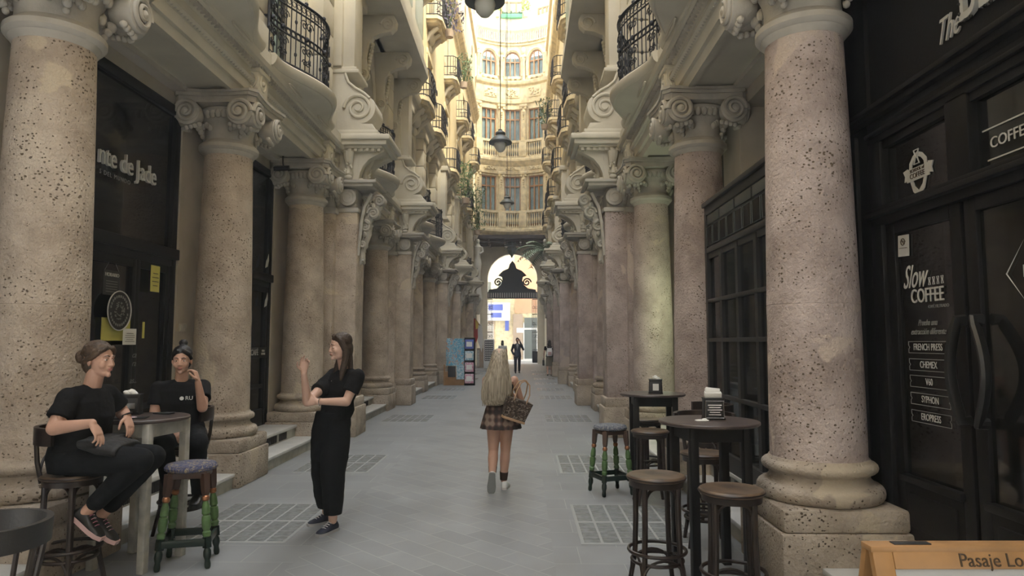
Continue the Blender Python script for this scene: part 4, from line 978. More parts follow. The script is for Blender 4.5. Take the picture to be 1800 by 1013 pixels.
# wall bays
for z0, z1, zs, zt, arch, nm in ((9.3,13.3,9.5,13.1,False,'lower'), (14.2,18.4,14.4,17.9,False,'middle'), (19.8,22.6,20.3,21.4,True,'upper')):
    for uc in (-1.62, 0, 1.62):
        x, y, a = onarc(uc, 0)
        b = MB(); hw = .56; n = 12
        b.box(-.85,-hw,0,.4,z0,z1); b.box(hw,.85,0,.4,z0,z1)
        if zs > z0: b.box(-hw,hw,0,.4,z0,zs)
        if arch: b.prism([(-hw,z1),(-hw,zt)]+[(-hw*math.cos(PI*i/n), zt+hw*math.sin(PI*i/n)*1.25) for i in range(1,n)]+[(hw,zt),(hw,z1)], 0, .4, 'y')
        else: b.box(-hw,hw,0,.4,zt,z1)
        b.build(nm + '_wall', 'cream2', ef, loc=(x, y, 0), rot=(0,0,a), ang=.3)
        w_ = MB(); f = .07
        w_.box(-hw,-hw+f,.10,.2,zs,zt); w_.box(hw-f,hw,.10,.2,zs,zt); w_.box(-hw+f,hw-f,.10,.2,zt-f,zt)
        for q in (-.17, .17): w_.box(q-.04,q+.04,.09,.2,zs,zt)
        if zt - zs > 2: w_.box(-hw,hw,.1,.19,zt-.75,zt-.66); w_.box(-hw,hw,.1,.19,zs,zs+.25)
        if arch:
            w_.tube([(-(hw-.03)*math.cos(PI*i/14), .15, zt+(hw-.03)*1.25*math.sin(PI*i/14)) for i in range(15)], .05, 6)
            for q in (-.17, .17): w_.box(q-.03,q+.03,.1,.2,zt,zt+.55)
        wf = w_.build('window_frame', 'winwood', ef, loc=(x, y, 0), rot=(0,0,a), ang=.4)
        g = MB(); poly = [(-hw,zs),(hw,zs),(hw,zt)]+([(hw*math.cos(PI*i/12), zt+1.25*hw*math.sin(PI*i/12)) for i in range(1,12)] if arch else [])+[(-hw,zt)]
        g.prism(poly, .16, .175, 'y'); g.build('window_glass', 'winglass', wf)
        g = MB(); t_ = g.b; vs = []
        for i in range(21):
            xx = -hw + 2*hw*i/20; vs.append((t_.verts.new((xx, .24+.02*math.sin(i*2.2), zs)), t_.verts.new((xx, .24+.02*math.sin(i*2.2), zt+(.3 if arch else 0)))))
        for (p, q), (p2, q2) in zip(vs, vs[1:]): t_.faces.new((p, q, q2, p2))
        g.build('curtain', 'curtain', wf)
        if arch:
            g = MB(); g.tube([(-(hw+.12), -.03, zs)]+[(-(hw+.12)*math.cos(PI*i/14), -.03, zt+(hw+.1)*1.25*math.sin(PI*i/14)) for i in range(15)]+[(hw+.12, -.03, zs)], .08, 6); g.build('archivolt', 'cream2', ef, loc=(x, y, 0), rot=(0,0,a))
            g = MB(); g.box(-.55,.55,-.22,.1,zs-.28,zs-.1,.03)
            for q in (-.4,0,.4): g.sph((q,-.2,zs-.3), .12, 8)
            g.build('window_sill', 'cream2', ef, loc=(x, y, 0), rot=(0,0,a))
        else:
            g = MB(); zz = 13.5 if zt < 14 else 18.75; rr = random.Random(int(uc*10)+9)
            g.box(-.5,.5,-.2,-.1,zz-.02 if zt < 14 else zz-.1,zz+.22 if zt < 14 else zz+.65,.02)
            for q in range(16): g.sph((rr.uniform(-.42,.42), -.22, rr.uniform(zz, zz+(.2 if zt < 14 else .55))), .06, 6)
            g.build('relief_panel', 'cream2', ef, loc=(x, y, 0), rot=(0,0,a))
    for uc in (-2.45, -.81, .81, 2.45):
        x, y, a = onarc(uc, 0)
        b = MB()
        if arch: b.lathe([(.16,z0),(.16,z0+.15),(.11,z0+.2),(.10,zt-.1),(.15,zt),(.17,zt+.15)], cy=-.12, n=14); b.box(-.2,.2,-.3,.1,zt+.15,zt+.3,.02); b.sph((0,-.15,zt+.7), .16, 8, (1,.8,1.6))
        else:
            b.box(-.2,.2,-.12,.3,z0,zt+.25,.02); b.box(-.14,.14,-.2,.1,z0+1.3,zt-.1,.02); b.box(-.25,.25,-.22,.2,z0+1.15,z0+1.3,.02); b.box(-.27,.27,-.25,.2,zt+.1,zt+.3,.03)
            for q in (-.16,.16): b.sph((q,-.22,zt-.02), .10, 8)
            for q in range(4): b.sph((0,-.22,zt-.3-.16*q), .09-.012*q, 7)
        b.build('pilaster', 'cream2', ef, loc=(x, y, 0), rot=(0,0,a), ang=.5)
rr = random.Random(4); b = MB()
for i in range(40):
    u = -2.5+5*i/39; x, y, a = onarc(u, .2); b.tube([(x,y,22.75),(x,y,23.35)], .05, 5); b.sph((x,y,22.7), .075, 6)
b.build('hanging_frieze', 'cream2', ef)
MB().sweep([(-.5,5.6),(-.2,5.6),(-.2,5.61),(-.5,5.61)], path[:2]).b.free()
band('top_parapet', [(-.1,23.84),(.3,23.84),(.3,24.35),(-.1,24.35)])
for uc, w_, h_ in ((-1.9,.5,1.4),(0,.8,2.1),(1.9,.5,1.4)):
    x, y, a = onarc(uc, -.8)
    g = MB(); g.box(-w_,w_,0,.05,24.0,24.0+h_); g.build('attic_window', 'winglass', ef, loc=(x, y, 0), rot=(0,0,a))
    g = MB()
    for q in (-w_, -w_*.33, w_*.33, w_): g.box(q-.05,q+.05,-.05,.06,24.0,24.0+h_)
    g.box(-w_-.05,w_+.05,-.05,.06,24.0+h_,24.1+h_); g.build('attic_frame', 'winwood', ef, loc=(x, y, 0), rot=(0,0,a))
g = MB(); g.box(-2.7,2.7,46.9,47.2,23.8,27.5); g.build('attic_wall', 'cream2', ef)
# glazed barrel roof over the rotunda: iron ribs and panes
gr = thing('ceiling', '', '', (AX, 0, 0)); del gr['label']; del gr['category']; gr['kind'] = 'structure'
b = MB()
for yy in (30, 33, 36, 39, 42, 45): b.tube([(-3.2*math.cos(PI*i/16), yy, 24.2+3.0*math.sin(PI*i/16)) for i in range(17)], .07, 6)
for i in range(1, 16, 2): b.tube([(-3.2*math.cos(PI*i/16), 30, 24.2+3.0*math.sin(PI*i/16)), (-3.2*math.cos(PI*i/16), 46.5, 24.2+3.0*math.sin(PI*i/16))], .035, 5)
b.build('roof_ribs', 'white', gr)
b = MB(); t_ = b.b; v = [[t_.verts.new((-3.2*math.cos(PI*i/16), yy, 24.25+3.0*math.sin(PI*i/16))) for i in range(17)] for yy in (30, 46.9)]
for i in range(16): t_.faces.new((v[0][i], v[0][i+1], v[1][i+1], v[1][i]))
b.build('roof_glass', 'roofglass', gr)
t = thing('planter', 'green planter trough at the foot of the top window', 'planter', (AX, 45.7, 24.36)); MB().box(-.75,.75,-.15,.15,0,.28,.02).build('trough', 'trough', t); b = MB()
for k in range(40): b.sph((rr.uniform(-.7,.7), rr.uniform(-.12,.12), .3+.15*rr.random()), .07, 6)
b.build('leaves', 'leaf', t)
first = None
for sx_, l in ((-1, 'yellow-green bush left of the top window'), (1, 'yellow-green bush right of the top window')):
    t = thing('potted_bush', l, 'plant', (AX + sx_*1.0, 45.5, 24.36), 0, 'bushes on the end facade parapet'); b = MB(); b.lathe([(.14,0),(.2,.35),(.2,.4)], n=14); b.build('pot', 'cream2', t); b = MB()
    for k in range(150):
        a = rr.random()*6.28; q = rr.random()**.5*.33; z = rr.uniform(.4,1.35); b.box(q*math.cos(a)-.05,q*math.cos(a)+.05,q*math.sin(a)-.004,q*math.sin(a)+.004,z-.03,z+.03, rot=(rr.random()*3,rr.random()*3,rr.random()*3))
    b.build('leaves', 'bushleaf', t, smooth=False)

# dark vaulted gateway beneath, arch with iron gate, street beyond
g = thing('wall_front', '', '', (AX, 0, 0)); del g['label']; del g['category']; g['kind'] = 'structure'
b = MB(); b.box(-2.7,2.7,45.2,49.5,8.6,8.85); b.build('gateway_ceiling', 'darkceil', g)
b = MB()
for yy in (45.6, 46.8, 48.0): b.box(-2.6,2.6,yy,yy+.15,8.45,8.6)
for xx in (-1.6,-.5,.6,1.6): b.box(xx-.06,xx+.06,45.3,49,8.5,8.6)
b.build('ceiling_beams', 'brownbeam', g)
b = MB(); b.box(-3.4,-2.35,45.0,49.2,0,8.9); b.box(2.35,3.4,45.0,49.2,0,8.9); b.build('gateway_jambs', 'carved2', g)
b = MB(); hw = 1.82; b.box(-2.6,-hw,49,49.5,0,8.9); b.box(hw,2.6,49,49.5,0,8.9); n = 24
b.prism([(-hw,8.9),(-hw,6.2)]+[(-hw*math.cos(PI*i/n), 6.2+hw*math.sin(PI*i/n)) for i in range(1,n)]+[(hw,6.2),(hw,8.9)], 49, 49.5, 'y'); b.build('gateway_arch', 'carved2', g, ang=.3)
t = thing('iron_gate', 'dark wrought-iron gate frame with crest inside the end archway', 'gate', (AX, 49.15, 0))
for sx_ in (-1, 1):
    b = MB(); b.tube([(x_*1.0, 0, z_) for x_, _, z_ in spiral(sx_*1.05, 5.95, .32, 1.6, n=30)], .06, 6); b.build('crest_volute', 'iron', t)
b = MB(); b.box(-hw,hw,-.05,.05,4.75,5.25); b.prism([(-1.75,5.25),(1.75,5.25),(1.7,5.42),(1.15,5.5),(.85,5.75),(.72,6.1),(.78,6.35),(1.05,6.45),(.7,6.8),(.3,6.98),(.2,7.3),(0,7.55),(-.2,7.3),(-.3,6.98),(-.7,6.8),(-1.05,6.45),(-.78,6.35),(-.72,6.1),(-.85,5.75),(-1.15,5.5),(-1.7,5.42)], -.03, .03, 'y'); b.build('crest', 'iron', t, ang=.3)
b = MB()
for i in range(22): b.box(-hw+.06+.165*i,-hw+.13+.165*i,-.07,-.05,4.82,5.18)
b.build('crest_openings', 'ghost', t)
for sx_ in (-1, 1):
    b = MB(); xa, xb = sorted((sx_*1.45, sx_*2.25))
    for i in range(9): x = xa + (xb-xa)*i/8; b.tube([(x, -.1, .1), (x, -.1, 4.7)], .02, 5)
    for z in (.1,.9,1.0,2.3,3.6,4.7): b.tube([(xa,-.1,z),(xb,-.1,z)], .03, 5)
    for z in (1.6,2.0,2.9,4.1):
        for i in range(4): x = xa + (xb-xa)*(i+.5)/4; b.tube([(x+.09*math.cos(q*PI/5), -.1, z+.09*math.sin(q*PI/5)) for q in range(10)], .015, 4, closed=True)
    b.box(xa,xb,-.105,-.095,.1,.9); b.build('gate_leaf', 'iron', t, smooth=False)
t = thing('street_building', 'pale building with grey glass door and orange upper wall across the street', 'building', (AX, 56, 0))
MB().box(-9,9,0,.4,0,14).build('wall', 'cream2', t); MB().box(.1,8,-.06,0,4.0,10).build('orange_render', 'orangewall', t); MB().box(-9,9,-.5,0,0,.12).build('pavement', 'white', t)
MB().box(-.05,.75,-.08,0,.1,3.9).build('brown_pier', 'brownpier', t)
b = MB(); b.box(.8,3.3,-.09,-.02,.1,3.2); b.build('door_surround', 'white', t); b = MB()
for a in (.9, 2.1): MB().box(a,a+1.0,-.12,-.09,.2,2.6).build('door_glass', 'greyglass', t)
MB().box(.9,3.1,-.12,-.09,2.75,3.6).build('fanlight', 'greyglass', t)
for a in (1.93, 2.17): MB().tube([(a,-.16,.6),(a,-.16,2.2)], .03, 6).build('door_handle', 'white', t)
b = MB(); b.box(-2.9,-1.6,-.1,0,.15,3.4); b.build('lattice_door', 'brownpier', t); b = MB()
for i in range(8):
    for j in range(18): b.box(-2.5+.11*i,-2.43+.11*i,-.12,-.1,.4+.15*j,.5+.15*j)
b.build('lattice_pattern', 'ghost', t, smooth=False)
for k in range(3): MB().box(-2.6+1.3*k,-1.9+1.3*k,-.03,0,5.2,6.6).build('window', 'greyglass', t)
t = thing('street_sign', 'blue and white sign board above the street doorway', 'sign', (AX-1.2, 55.7, 4.1)); MB().box(-1.0,.9,0,.1,-.75,.75,.02).build('board', 'white', t); MB().box(-.9,.3,-.02,0,.1,.6).build('blue_panel', 'bluesign', t); MB().box(-.7,.2,-.02,0,-.5,-.1).build('blue_lettering', 'bluesign', t)
t = thing('street_banner', 'small hanging dark blue banner on the pale street wall', 'banner', (AX-.55, 55.8, 2.6)); MB().box(-.16,.16,0,.06,-.1,.9,.02).build('panel', 'bluesign', t)
t = thing('wall_plaque', 'small pale plaque above the walking man', 'plaque', (AX+.55, 55.9, 2.55)); MB().box(-.3,.3,0,.05,-.2,.2).build('panel', 'white', t)
b = MB(); b.box(-9,-2.7,49.5,49.9,0,14); b.box(2.7,9,49.5,49.9,0,14); b.build('street_side_walls', 'carved2', g)

# caryatid brackets at the gateway
for sx_, l in ((-1, 'white caryatid figure holding the lintel on the left of the gateway'), (1, 'white caryatid figure holding the lintel on the right of the gateway')):
    t = thing('caryatid', l, 'statue', (AX + sx_*2.25, 44.7, 0), 0, 'caryatids flanking the gateway'); b = MB()
    b.lathe([(.30,4.4),(.22,5.2),(.16,5.8),(.19,6.3),(.25,6.8),(.2,7.1),(.15,7.35),(.23,7.65),(.24,7.95),(.13,8.08),(.09,8.2)], n=16, sy=.8); b.sph((0,-.02,8.33), .15, 12, (.85,1,1.1))
    b.tube([(sx_*.22,0,7.95),(sx_*.38,-.05,8.2),(sx_*.2,-.05,8.6),(0,0,8.75)], [.08,.07,.06,.05], 8); b.tube([(-sx_*.22,0,7.95),(-sx_*.33,-.08,7.6),(-sx_*.12,-.22,7.45)], [.08,.07,.05], 8)
    b.build('figure', 'statue', t); MB().lathe([(.12,3.4),(.3,3.9),(.36,4.3),(.36,4.4)], n=16).build('pedestal', 'carved2', t)
# corner pilasters where the side walls meet the end facade
# ================================================================ STREET FURNITURE
def bez(p0, p1, p2, n=8):
    p0, p1, p2 = map(Vector, (p0, p1, p2)); return [tuple(p0*(1-t)**2 + p1*2*t*(1-t) + p2*t*t) for t in [i/n for i in range(n+1)]]
def make_bar_stool(label, loc, H=.75, back=False, rz=0, name='bentwood_bar_stool'):
    t = thing(name, label, 'chair' if back else 'stool', loc, rz, 'dark bentwood bar stools and chairs')
    b = MB(); r = .185
    b.lathe([(r-.02,H-.035),(r,H-.028),(r+.002,H-.012),(r-.008,H-.002),(r-.02,H),(r-.035,H-.004),(0,H-.006)], n=40); b.build('seat', 'seatwood', t, ang=.5)
    b = MB(); b.lathe([(r-.035,H-.07),(r-.015,H-.07),(r-.012,H-.034),(r-.04,H-.034)], n=36); b.tube([((r+.001)*math.cos(a*PI/20), (r+.001)*math.sin(a*PI/20), H-.016) for a in range(40)], .006, 6, closed=True); b.build('seat_ring', 'stoolwood', t)
    top = r-.035; bot = r+.005
    legs = []
    for k in range(4):
        a = PI/4 + k*PI/2; c, s = math.cos(a), math.sin(a)
        P = lambda q, z: (q*c, q*s, z)
        b = MB(); b.tube([P(top, H-.04), P(top+.002, H*.6), P(top+.012, H*.3), P(bot+.02, 0)], [.019,.018,.017,.015], 10); b.build('leg', 'stoolwood', t)
    b = MB()
    for k in range(4):
        a = PI/4 + k*PI/2; a2 = a + PI/2; p = Vector((top*math.cos(a), top*math.sin(a), H-.21)); q = Vector((top*math.cos(a2), top*math.sin(a2), H-.21)); m = (p+q)/2
        b.tube([tuple(p)] + bez(p+Vector((0,0,.03)), (p.x*.9+m.x*.1, p.y*.9+m.y*.1, H-.08), (m.x*1.0+(p.x-m.x)*.35, m.y+(p.y-m.y)*.35, H-.072), 6) + bez((m.x+(q.x-m.x)*.35, m.y+(q.y-m.y)*.35, H-.072), (q.x*.9+m.x*.1, q.y*.9+m.y*.1, H-.08), q+Vector((0,0,.03)), 6) + [tuple(q)], .0105, 7)
    b.build('arch_brace', 'stoolwood', t)
    for z, rr_ in ((H*.37, bot-.01), (H*.29, bot-.03)):
        MB().tube([(rr_*math.cos(a*PI/18), rr_*math.sin(a*PI/18), z) for a in range(36)], .0115, 7, closed=True).build('foot_ring', 'stoolwood', t)
    b = MB()
    for k in range(4):
        a = PI/4 + k*PI/2; a2 = a + PI/2; p = Vector((bot*math.cos(a), bot*math.sin(a), .09)); q = Vector((bot*math.cos(a2), bot*math.sin(a2), .09)); m = (p+q)/2
        b.tube(bez(p, (p.x, p.y, .24), (m.x, m.y, .245), 6) + bez((m.x, m.y, .245), (q.x, q.y, .24), q, 6)[1:], .009, 6)
    b.build('lower_arch_brace', 'stoolwood', t)
    if back:   # back faces local +y
        for sg in (-1, 1):
            b = MB(); b.tube([(sg*.125,.115,H-.05),(sg*.14,.14,H+.08),(sg*.155,.146,H+.27)], [.016,.015,.014], 8); b.build('back_post', 'stoolwood', t)
        b = MB(); pts = [(.225*math.sin(u), .225*math.cos(u)-.02) for u in [(-1.75+3.5*i/20) for i in range(21)]]
        b.sweep([(-.014,H+.20),(.014,H+.20),(.016,H+.31),(-.012,H+.31)], [((x, y), (x/.225, (y+.02)/.225)) for x, y in pts]); b.build('back_rail', 'stoolwood', t, ang=.5)
        b = MB(); b.tube(bez((-.12,.14,H),(0,.24,H+.24),(.12,.14,H), 12), .009, 6); b.build('back_hoop', 'stoolwood', t)
    return t
def make_turned_stool(label, loc, rz, fab, dk='darkgreen'):
    t = thing('turned_leg_stool', label, 'stool', loc, rz, 'green turned-leg stools'); H = .72
    b = MB(); b.lathe([(0,H-.055),(.165,H-.055),(.178,H-.045),(.18,H-.028),(.165,H-.008),(.12,H),(0,H+.004)], n=36); b.build('cushion', fab, t)
    b = MB(); b.box(-.13,.13,-.13,.13,H-.10,H-.05,.006, rot=None); b.build('seat_frame', 'stoolbrown', t, ang=.4)
    for k in range(4):
        a = PI/4 + k*PI/2; q = Vector((math.cos(a), math.sin(a)))
        p1 = Vector((q.x*.165, q.y*.165, H-.06)); p0 = Vector((q.x*.235, q.y*.235, 0)); L_ = (p1-p0).length
        m = Matrix.Translation(p0) @ (p1-p0).to_track_quat('Z', 'Y').to_matrix().to_4x4()
        lg = MB().lathe([(.013,0),(.02,.01),(.022,.03),(.018,.06),(.027,.09),(.026,.12),(.016,.145)], n=14, mtx=m).lathe([(.022,.14),(.030,.143),(.030,.215),(.022,.22)], n=4, ph=.5, mtx=m).build('leg', dk, t)
        MB().lathe([(.018,.215),(.027,.225),(.029,.25),(.02,.262),(.029,.28),(.032,.33),(.029,.36),(.020,.368),(.029,.38),(.026,.43),(.019,.455),(.017,.47)], n=14, mtx=m).build('painted_shank', 'green', lg)
        MB().lathe([(.018,.465),(.026,.475),(.026,.495),(.018,.505)], n=14, mtx=m).build('copper_ring', 'copper', lg)
        MB().lathe([(.018,.50),(.026,.515),(.030,.54),(.036,.66)], n=4, ph=.5, mtx=m).build('upper_block', 'stoolbrown', lg, ang=.4)
    for k in range(4):
        a = k*PI/2; b = MB(); b.box(-.155,.155,.145,.170,.155,.205,.004); b.xf(Matrix.Rotation(a, 4, 'Z')); b.build('stretcher', dk, t, ang=.4)
    return t
def make_table(label, loc, R_, legm, topm, rz=0, li=.2, H=1.05, lw=.028):
    t = thing('bar_table', label, 'table', loc, rz, 'round high bar tables')
    b = MB(); b.lathe([(0,H-.026),(R_-.01,H-.026),(R_,H-.018),(R_,H-.006),(R_-.006,H),(0,H)], n=56); b.build('table_top', topm, t, ang=.5)
    b = MB()
    for k in range(4): q = MB(); q.box(-li,li,li-.01,li+.012,H-.125,H-.026); q.xf(Matrix.Rotation(k*PI/2, 4, 'Z')); me = bpy.data.meshes.new('t'); q.b.to_mesh(me); b.b.from_mesh(me)
    b.build('apron', legm, t, ang=.4)
    for sx_ in (-1, 1):
        for sy_ in (-1, 1): MB().box(sx_*li-lw,sx_*li+lw,sy_*li-lw,sy_*li+lw,0,H-.026,.004).build('leg', legm, t, ang=.4)
    return t
def dispenser(label, loc, rz, lid='rubber', silver=False, qr=True):
    t = thing('napkin_dispenser', label, 'napkin dispenser', loc, rz, 'napkin dispensers on the bar tables')
    b = MB(); b.prism([(-.065,0),(.065,0),(.06,.015),(.056,.115),(.062,.13),(-.062,.13),(-.056,.115),(-.06,.015)], -.045, .045, 'y', .004); b.build('body', 'rubber', t, ang=.4)
    b = MB(); b.box(-.048,.048,-.049,-.044,.022,.105,.002); b.build('front_plate', 'greywood', t)
    if silver:
        b = MB()
        for k, w_ in enumerate((.04,.034,.042,.03,.036)): b.box(-w_,w_,-.052,-.048,.088-.014*k-.003,.088-.014*k+.003)
        b.build('printed_lines', 'metal', t)
        b = MB(); b.tube([(-.054,-.049,.012),(.054,-.049,.012),(.050,-.049,.112),(-.050,-.049,.112)], .004, 5, closed=True); b.build('base_strip', 'metal', t)
    elif not qr: MB().box(-.035,.035,-.052,-.048,.04,.075).build('label', 'metal', t)
    else: MB().box(-.026,.026,-.052,-.048,.03,.09).build('label', 'paper', t)
    rr = random.Random(int(loc[0]*100)); b = MB(); n = 10
    if silver: b.box(-.05,.05,-.02,.02,.128,.165,.006, rot=(.3,0,0)); b.box(-.045,.04,-.015,.02,.15,.185,.004, rot=(-.3,.1,0))
    else:
        for k in range(5): b.sph((rr.uniform(-.02,.02), rr.uniform(-.01,.01), .135), .035, 8, (1,.5,.5), (rr.random(), rr.random(), rr.random()))
    b.build('napkins', 'paper', t)
    t.scale = (1.18, 1.18, 1.18)
    return t
# right side, near group
T1 = (1.31, 4.80)
make_table('dark round bar table holding the silver napkin dispenser, nearest on the right', (T1[0], T1[1], 0), .345, 'blackwood', 'tabletop', rz=.12, li=.185)
dispenser('silver-fronted napkin dispenser with white napkins on the nearest right table', (T1[0]+.05, T1[1]-.02+.08, 1.05), -.08, silver=True)
tg = tag(MB().lathe([(0,0),(.045,0),(.05,.004),(.045,.008),(0,.008)], n=18, sy=.7).sph((.02,.01,.008), .02, 8, (1,.8,.5)).build('crumpled_napkin', 'paper', loc=(T1[0]-.06, T1[1]-.05, 1.05)), 'small crumpled white napkin lying on the nearest right table', 'napkin')
make_bar_stool('backless bentwood stool standing left in front of the nearest right table', (.86, 4.42, 0), .75, rz=.1)
make_bar_stool('backless bentwood stool at the right front of the nearest table, beside the big column', (1.22, 4.02, 0), .75, rz=-.15)
make_bar_stool('dark bentwood bar chair with low back behind the nearest right table', (1.46, 5.50, 0), .72, back=True, rz=-.1, name='bentwood_bar_chair')
# right side, far group
make_table('black round bar table farther back on the right, with a black napkin dispenser', (1.40, 7.30, 0), .345, 'blackwood', 'tabletop', rz=-.05, li=.20)
dispenser('black napkin dispenser with a white label on the farther right table', (1.42, 7.24, 1.05), -.15)
make_turned_stool('green and brown turned-leg stool with blue speckled cushion by the farther right table', (.94, 7.30, 0), .35, 'fabric_r')
make_bar_stool('backless bentwood stool in front of the farther right table', (1.28, 6.85, 0), .72)
make_bar_stool('backless bentwood stool half hidden behind the farther right table', (1.42, 7.85, 0), .72, rz=.5)
make_bar_stool('dark bar chair against the black glazed front on the right', (1.72, 6.30, 0), .72, back=True, rz=-1.4, name='bentwood_bar_chair')
# left group
T3 = (-2.80, 4.98)
make_table('bar table with worn white legs between the two seated women', (T3[0], T3[1], 0), .315, 'offwhite', 'tabletop', rz=-.16, li=.20, lw=.027)
dispenser('black napkin dispenser on the left table beside the seated woman in profile', (T3[0]-.17, T3[1]+.13, 1.05), .25, qr=False)
t = thing('magazine', 'dark folded leaflet with a pink picture on the left table', 'leaflet', (T3[0]-.02, T3[1]-.13, 1.051), .3); MB().box(-.11,.11,-.06,.06,0,.006,.001).build('cover', 'rubber', t); MB().lathe([(0,.006),(.04,.006),(.04,.0075),(0,.0075)], n=16, sy=.7).build('pink_picture', 'pinkprint', t)
t = thing('smartphone', 'dark phone lying at the far edge of the left table', 'phone', (T3[0]+.06, T3[1]+.17, 1.051), -.2); MB().box(-.07,.07,-.035,.035,0,.009,.004).build('body', 'rubber', t); MB().box(-.066,.066,-.031,.031,.0088,.0095).build('screen', 'greyglass', t)
make_turned_stool('turned-leg stool with green shanks and woven patterned cushion beside the left table', (-2.43, 4.98, 0), .25, 'fabric_l')
chA = make_bar_stool('dark bentwood bar chair carrying the seated woman in profile', (-2.93, 4.42, 0), .75, back=True, rz=1.35, name='bentwood_bar_chair')
chB = make_bar_stool('dark bar chair behind the left table under the woman facing the camera', (-2.86, 5.72, 0), .74, back=True, rz=-.35, name='bentwood_bar_chair')
# low chair at the bottom left corner
t = thing('low_cafe_chair', 'low dark chair with curved slatted back at the bottom left corner', 'chair', (-2.33, 2.95, 0), -.75)
b = MB(); b.lathe([(.19,.43),(.205,.44),(.205,.455),(.18,.462),(0,.46)], n=32); b.build('seat', 'stoolwood', t, ang=.5)
for a in (.8, 2.35, 3.95, 5.5): b = MB(); b.tube([(.16*math.cos(a),.16*math.sin(a),.44),(.21*math.cos(a),.21*math.sin(a),0)], .017, 8); b.build('leg', 'stoolwood', t)
b = MB(); pts = [(.23*math.sin(u), .23*math.cos(u)) for u in [(-1.6+3.2*i/20) for i in range(21)]]
b.sweep([(-.012,.72),(.014,.72),(.018,.82),(-.008,.82)], [((x, y), (x/.23, y/.23)) for x, y in pts]); b.build('back_rail', 'greywood', t, ang=.5)
for k in range(7):
    u = -1.2+2.4*k/6; b = MB(); b.tube([(.175*math.sin(u),.175*math.cos(u),.44),(.225*math.sin(u),.225*math.cos(u),.74)], .011, 6); b.build('spindle', 'stoolwood', t)

# ---- wooden pavement sign in the bottom right corner
t = thing('pavement_sign', 'honey pine A-frame sign reading Pasaje Lodares at the bottom right corner', 'sign', (1.50, 2.27, -.012), .02)
def frame_panel(nm, tilt, parent, face):
    b = MB(); W, Hh = .38, .98
    b.box(-W,-W+.065,-.014,.014,0,Hh,.004); b.box(W-.065,W,-.014,.014,0,Hh,.004); b.box(-W+.065,W-.065,-.014,.014,Hh-.06,Hh,.004); b.box(-W+.065,W-.065,-.014,.014,.10,.16,.004)
    o = b.build(nm, 'orange', parent, loc=(0, -.28*face, 0), rot=(-tilt*face, 0, 0), ang=.4)
    MB().box(-W+.065,W-.065,-.006,.006,.16,Hh-.06).build('writing_surface', 'board', o)
    return o
fp = frame_panel('front_frame', .27, t, 1); frame_panel('rear_frame', .27, t, -1)
MB().box(-.385,.385,-.035,.03,.938,.958,.004).build('top_cap', 'orange', t)
MB().box(-.30,-.18,-.02,.01,.957,.962,.001).build('hinge', 'greywood', t)
text('engraved_title', 'Pasaje Lodares', .058, Matrix.Translation((.055, -.0155, .945)) @ Matrix.Rotation(PI/2, 4, 'X'), 'engrave', fp, ext=.001, sxy=(.95, 1))

# ---- leaflet display at the left
t = thing('poster_stand', 'wooden easel with a bright blue poster on the left side', 'poster stand', (-2.40, 24.9, 0), .1)
MB().box(-.42,.30,-.04,.0,.72,1.72).build('poster', 'poster_blue', t); b = MB(); b.box(-.5,.34,.0,.05,0,.5,.01); b.box(-.5,-.44,-.03,.0,0,.75); b.build('frame', 'orange', t); MB().box(-.34,-.06,-.03,.0,.3,.7).build('chalk_panel', 'rubber', t); MB().box(-.03,.30,-.05,-.01,.22,.72).build('leaflet_box', 'blueprint', t)
t = thing('leaflet_rack', 'narrow rack of pink and blue leaflets beside the blue poster', 'rack', (-1.94, 24.8, 0), .1)
MB().box(-.19,.21,.0,.08,0,1.75,.01).build('back_panel', 'blackwood', t)
for z, m in ((.08,'pinkprint'),(.5,'pinkprint'),(.92,'blueprint'),(1.34,'bluesign')):
    o = MB().box(-.17,.15,-.06,.0,z,z+.34,.01).build('leaflet_pocket', m, t); MB().box(-.12,.09,-.068,-.06,z+.08,z+.26).build('leaflet', 'paper', o)

# ---- hanging lanterns along the axis, and the ornate one under the far vault
def lantern(label, loc, s=1):
    t = thing('hanging_lantern', label, 'lantern', loc, 0, 'grey pendant lanterns over the passage')
    b = MB(); b.lathe([(.02,.34),(.05,.33),(.06,.28),(.10,.27),(.13,.24),(.13,.20),(.11,.18),(.16,.14),(.25,.06),(.30,.0),(.30,-.03),(.27,-.04),(.10,-.03)], n=32); b.build('shade', 'lampmetal', t)
    MB().lathe([(.15,-.03),(.16,-.08),(.13,-.18),(.07,-.25),(.02,-.27),(0,-.27)], n=24).build('globe', 'lampglass', t)
    b = MB(); b.tube([(0,0,.34),(0,0,26-loc[2])], .012, 6); b.tube([(.15,0,.2),(.15,0,26-loc[2])], .006, 5); b.build('cable', 'rubber', t)
    return t
lantern('large grey pendant lantern cut by the top edge', (-.55, 9.6, 6.67)); lantern('middle grey pendant lantern before the upper windows', (-.56, 17, 6.75)); lantern('small far pendant lantern before the lower windows', (-.62, 27.5, 7.35))
t = thing('vault_lantern', 'ornate grey lantern under the dark vault at the end', 'lantern', (AX+.0, 45.9, 7.75)); b = MB(); b.lathe([(.03,1.1),(.1,1.0),(.12,.9),(.22,.85),(.3,.7),(.28,.6),(.5,.5),(.5,.4),(.3,.35),(.33,.1),(.25,-.1),(.12,-.2),(.05,-.35),(0,-.4)], n=8); b.tube([(0,0,1.1),(0,0,1.12)], .03, 5); b.build('housing', 'lampmetal', t, ang=.3); b = MB(); 
for k in range(6): a = k*PI/3; b.tube([(.3*math.cos(a),.3*math.sin(a),.3),(.55*math.cos(a),.55*math.sin(a),.1),(.45*math.cos(a),.45*math.sin(a),.35)], .03, 5)
b.build('arms', 'lampmetal', t)

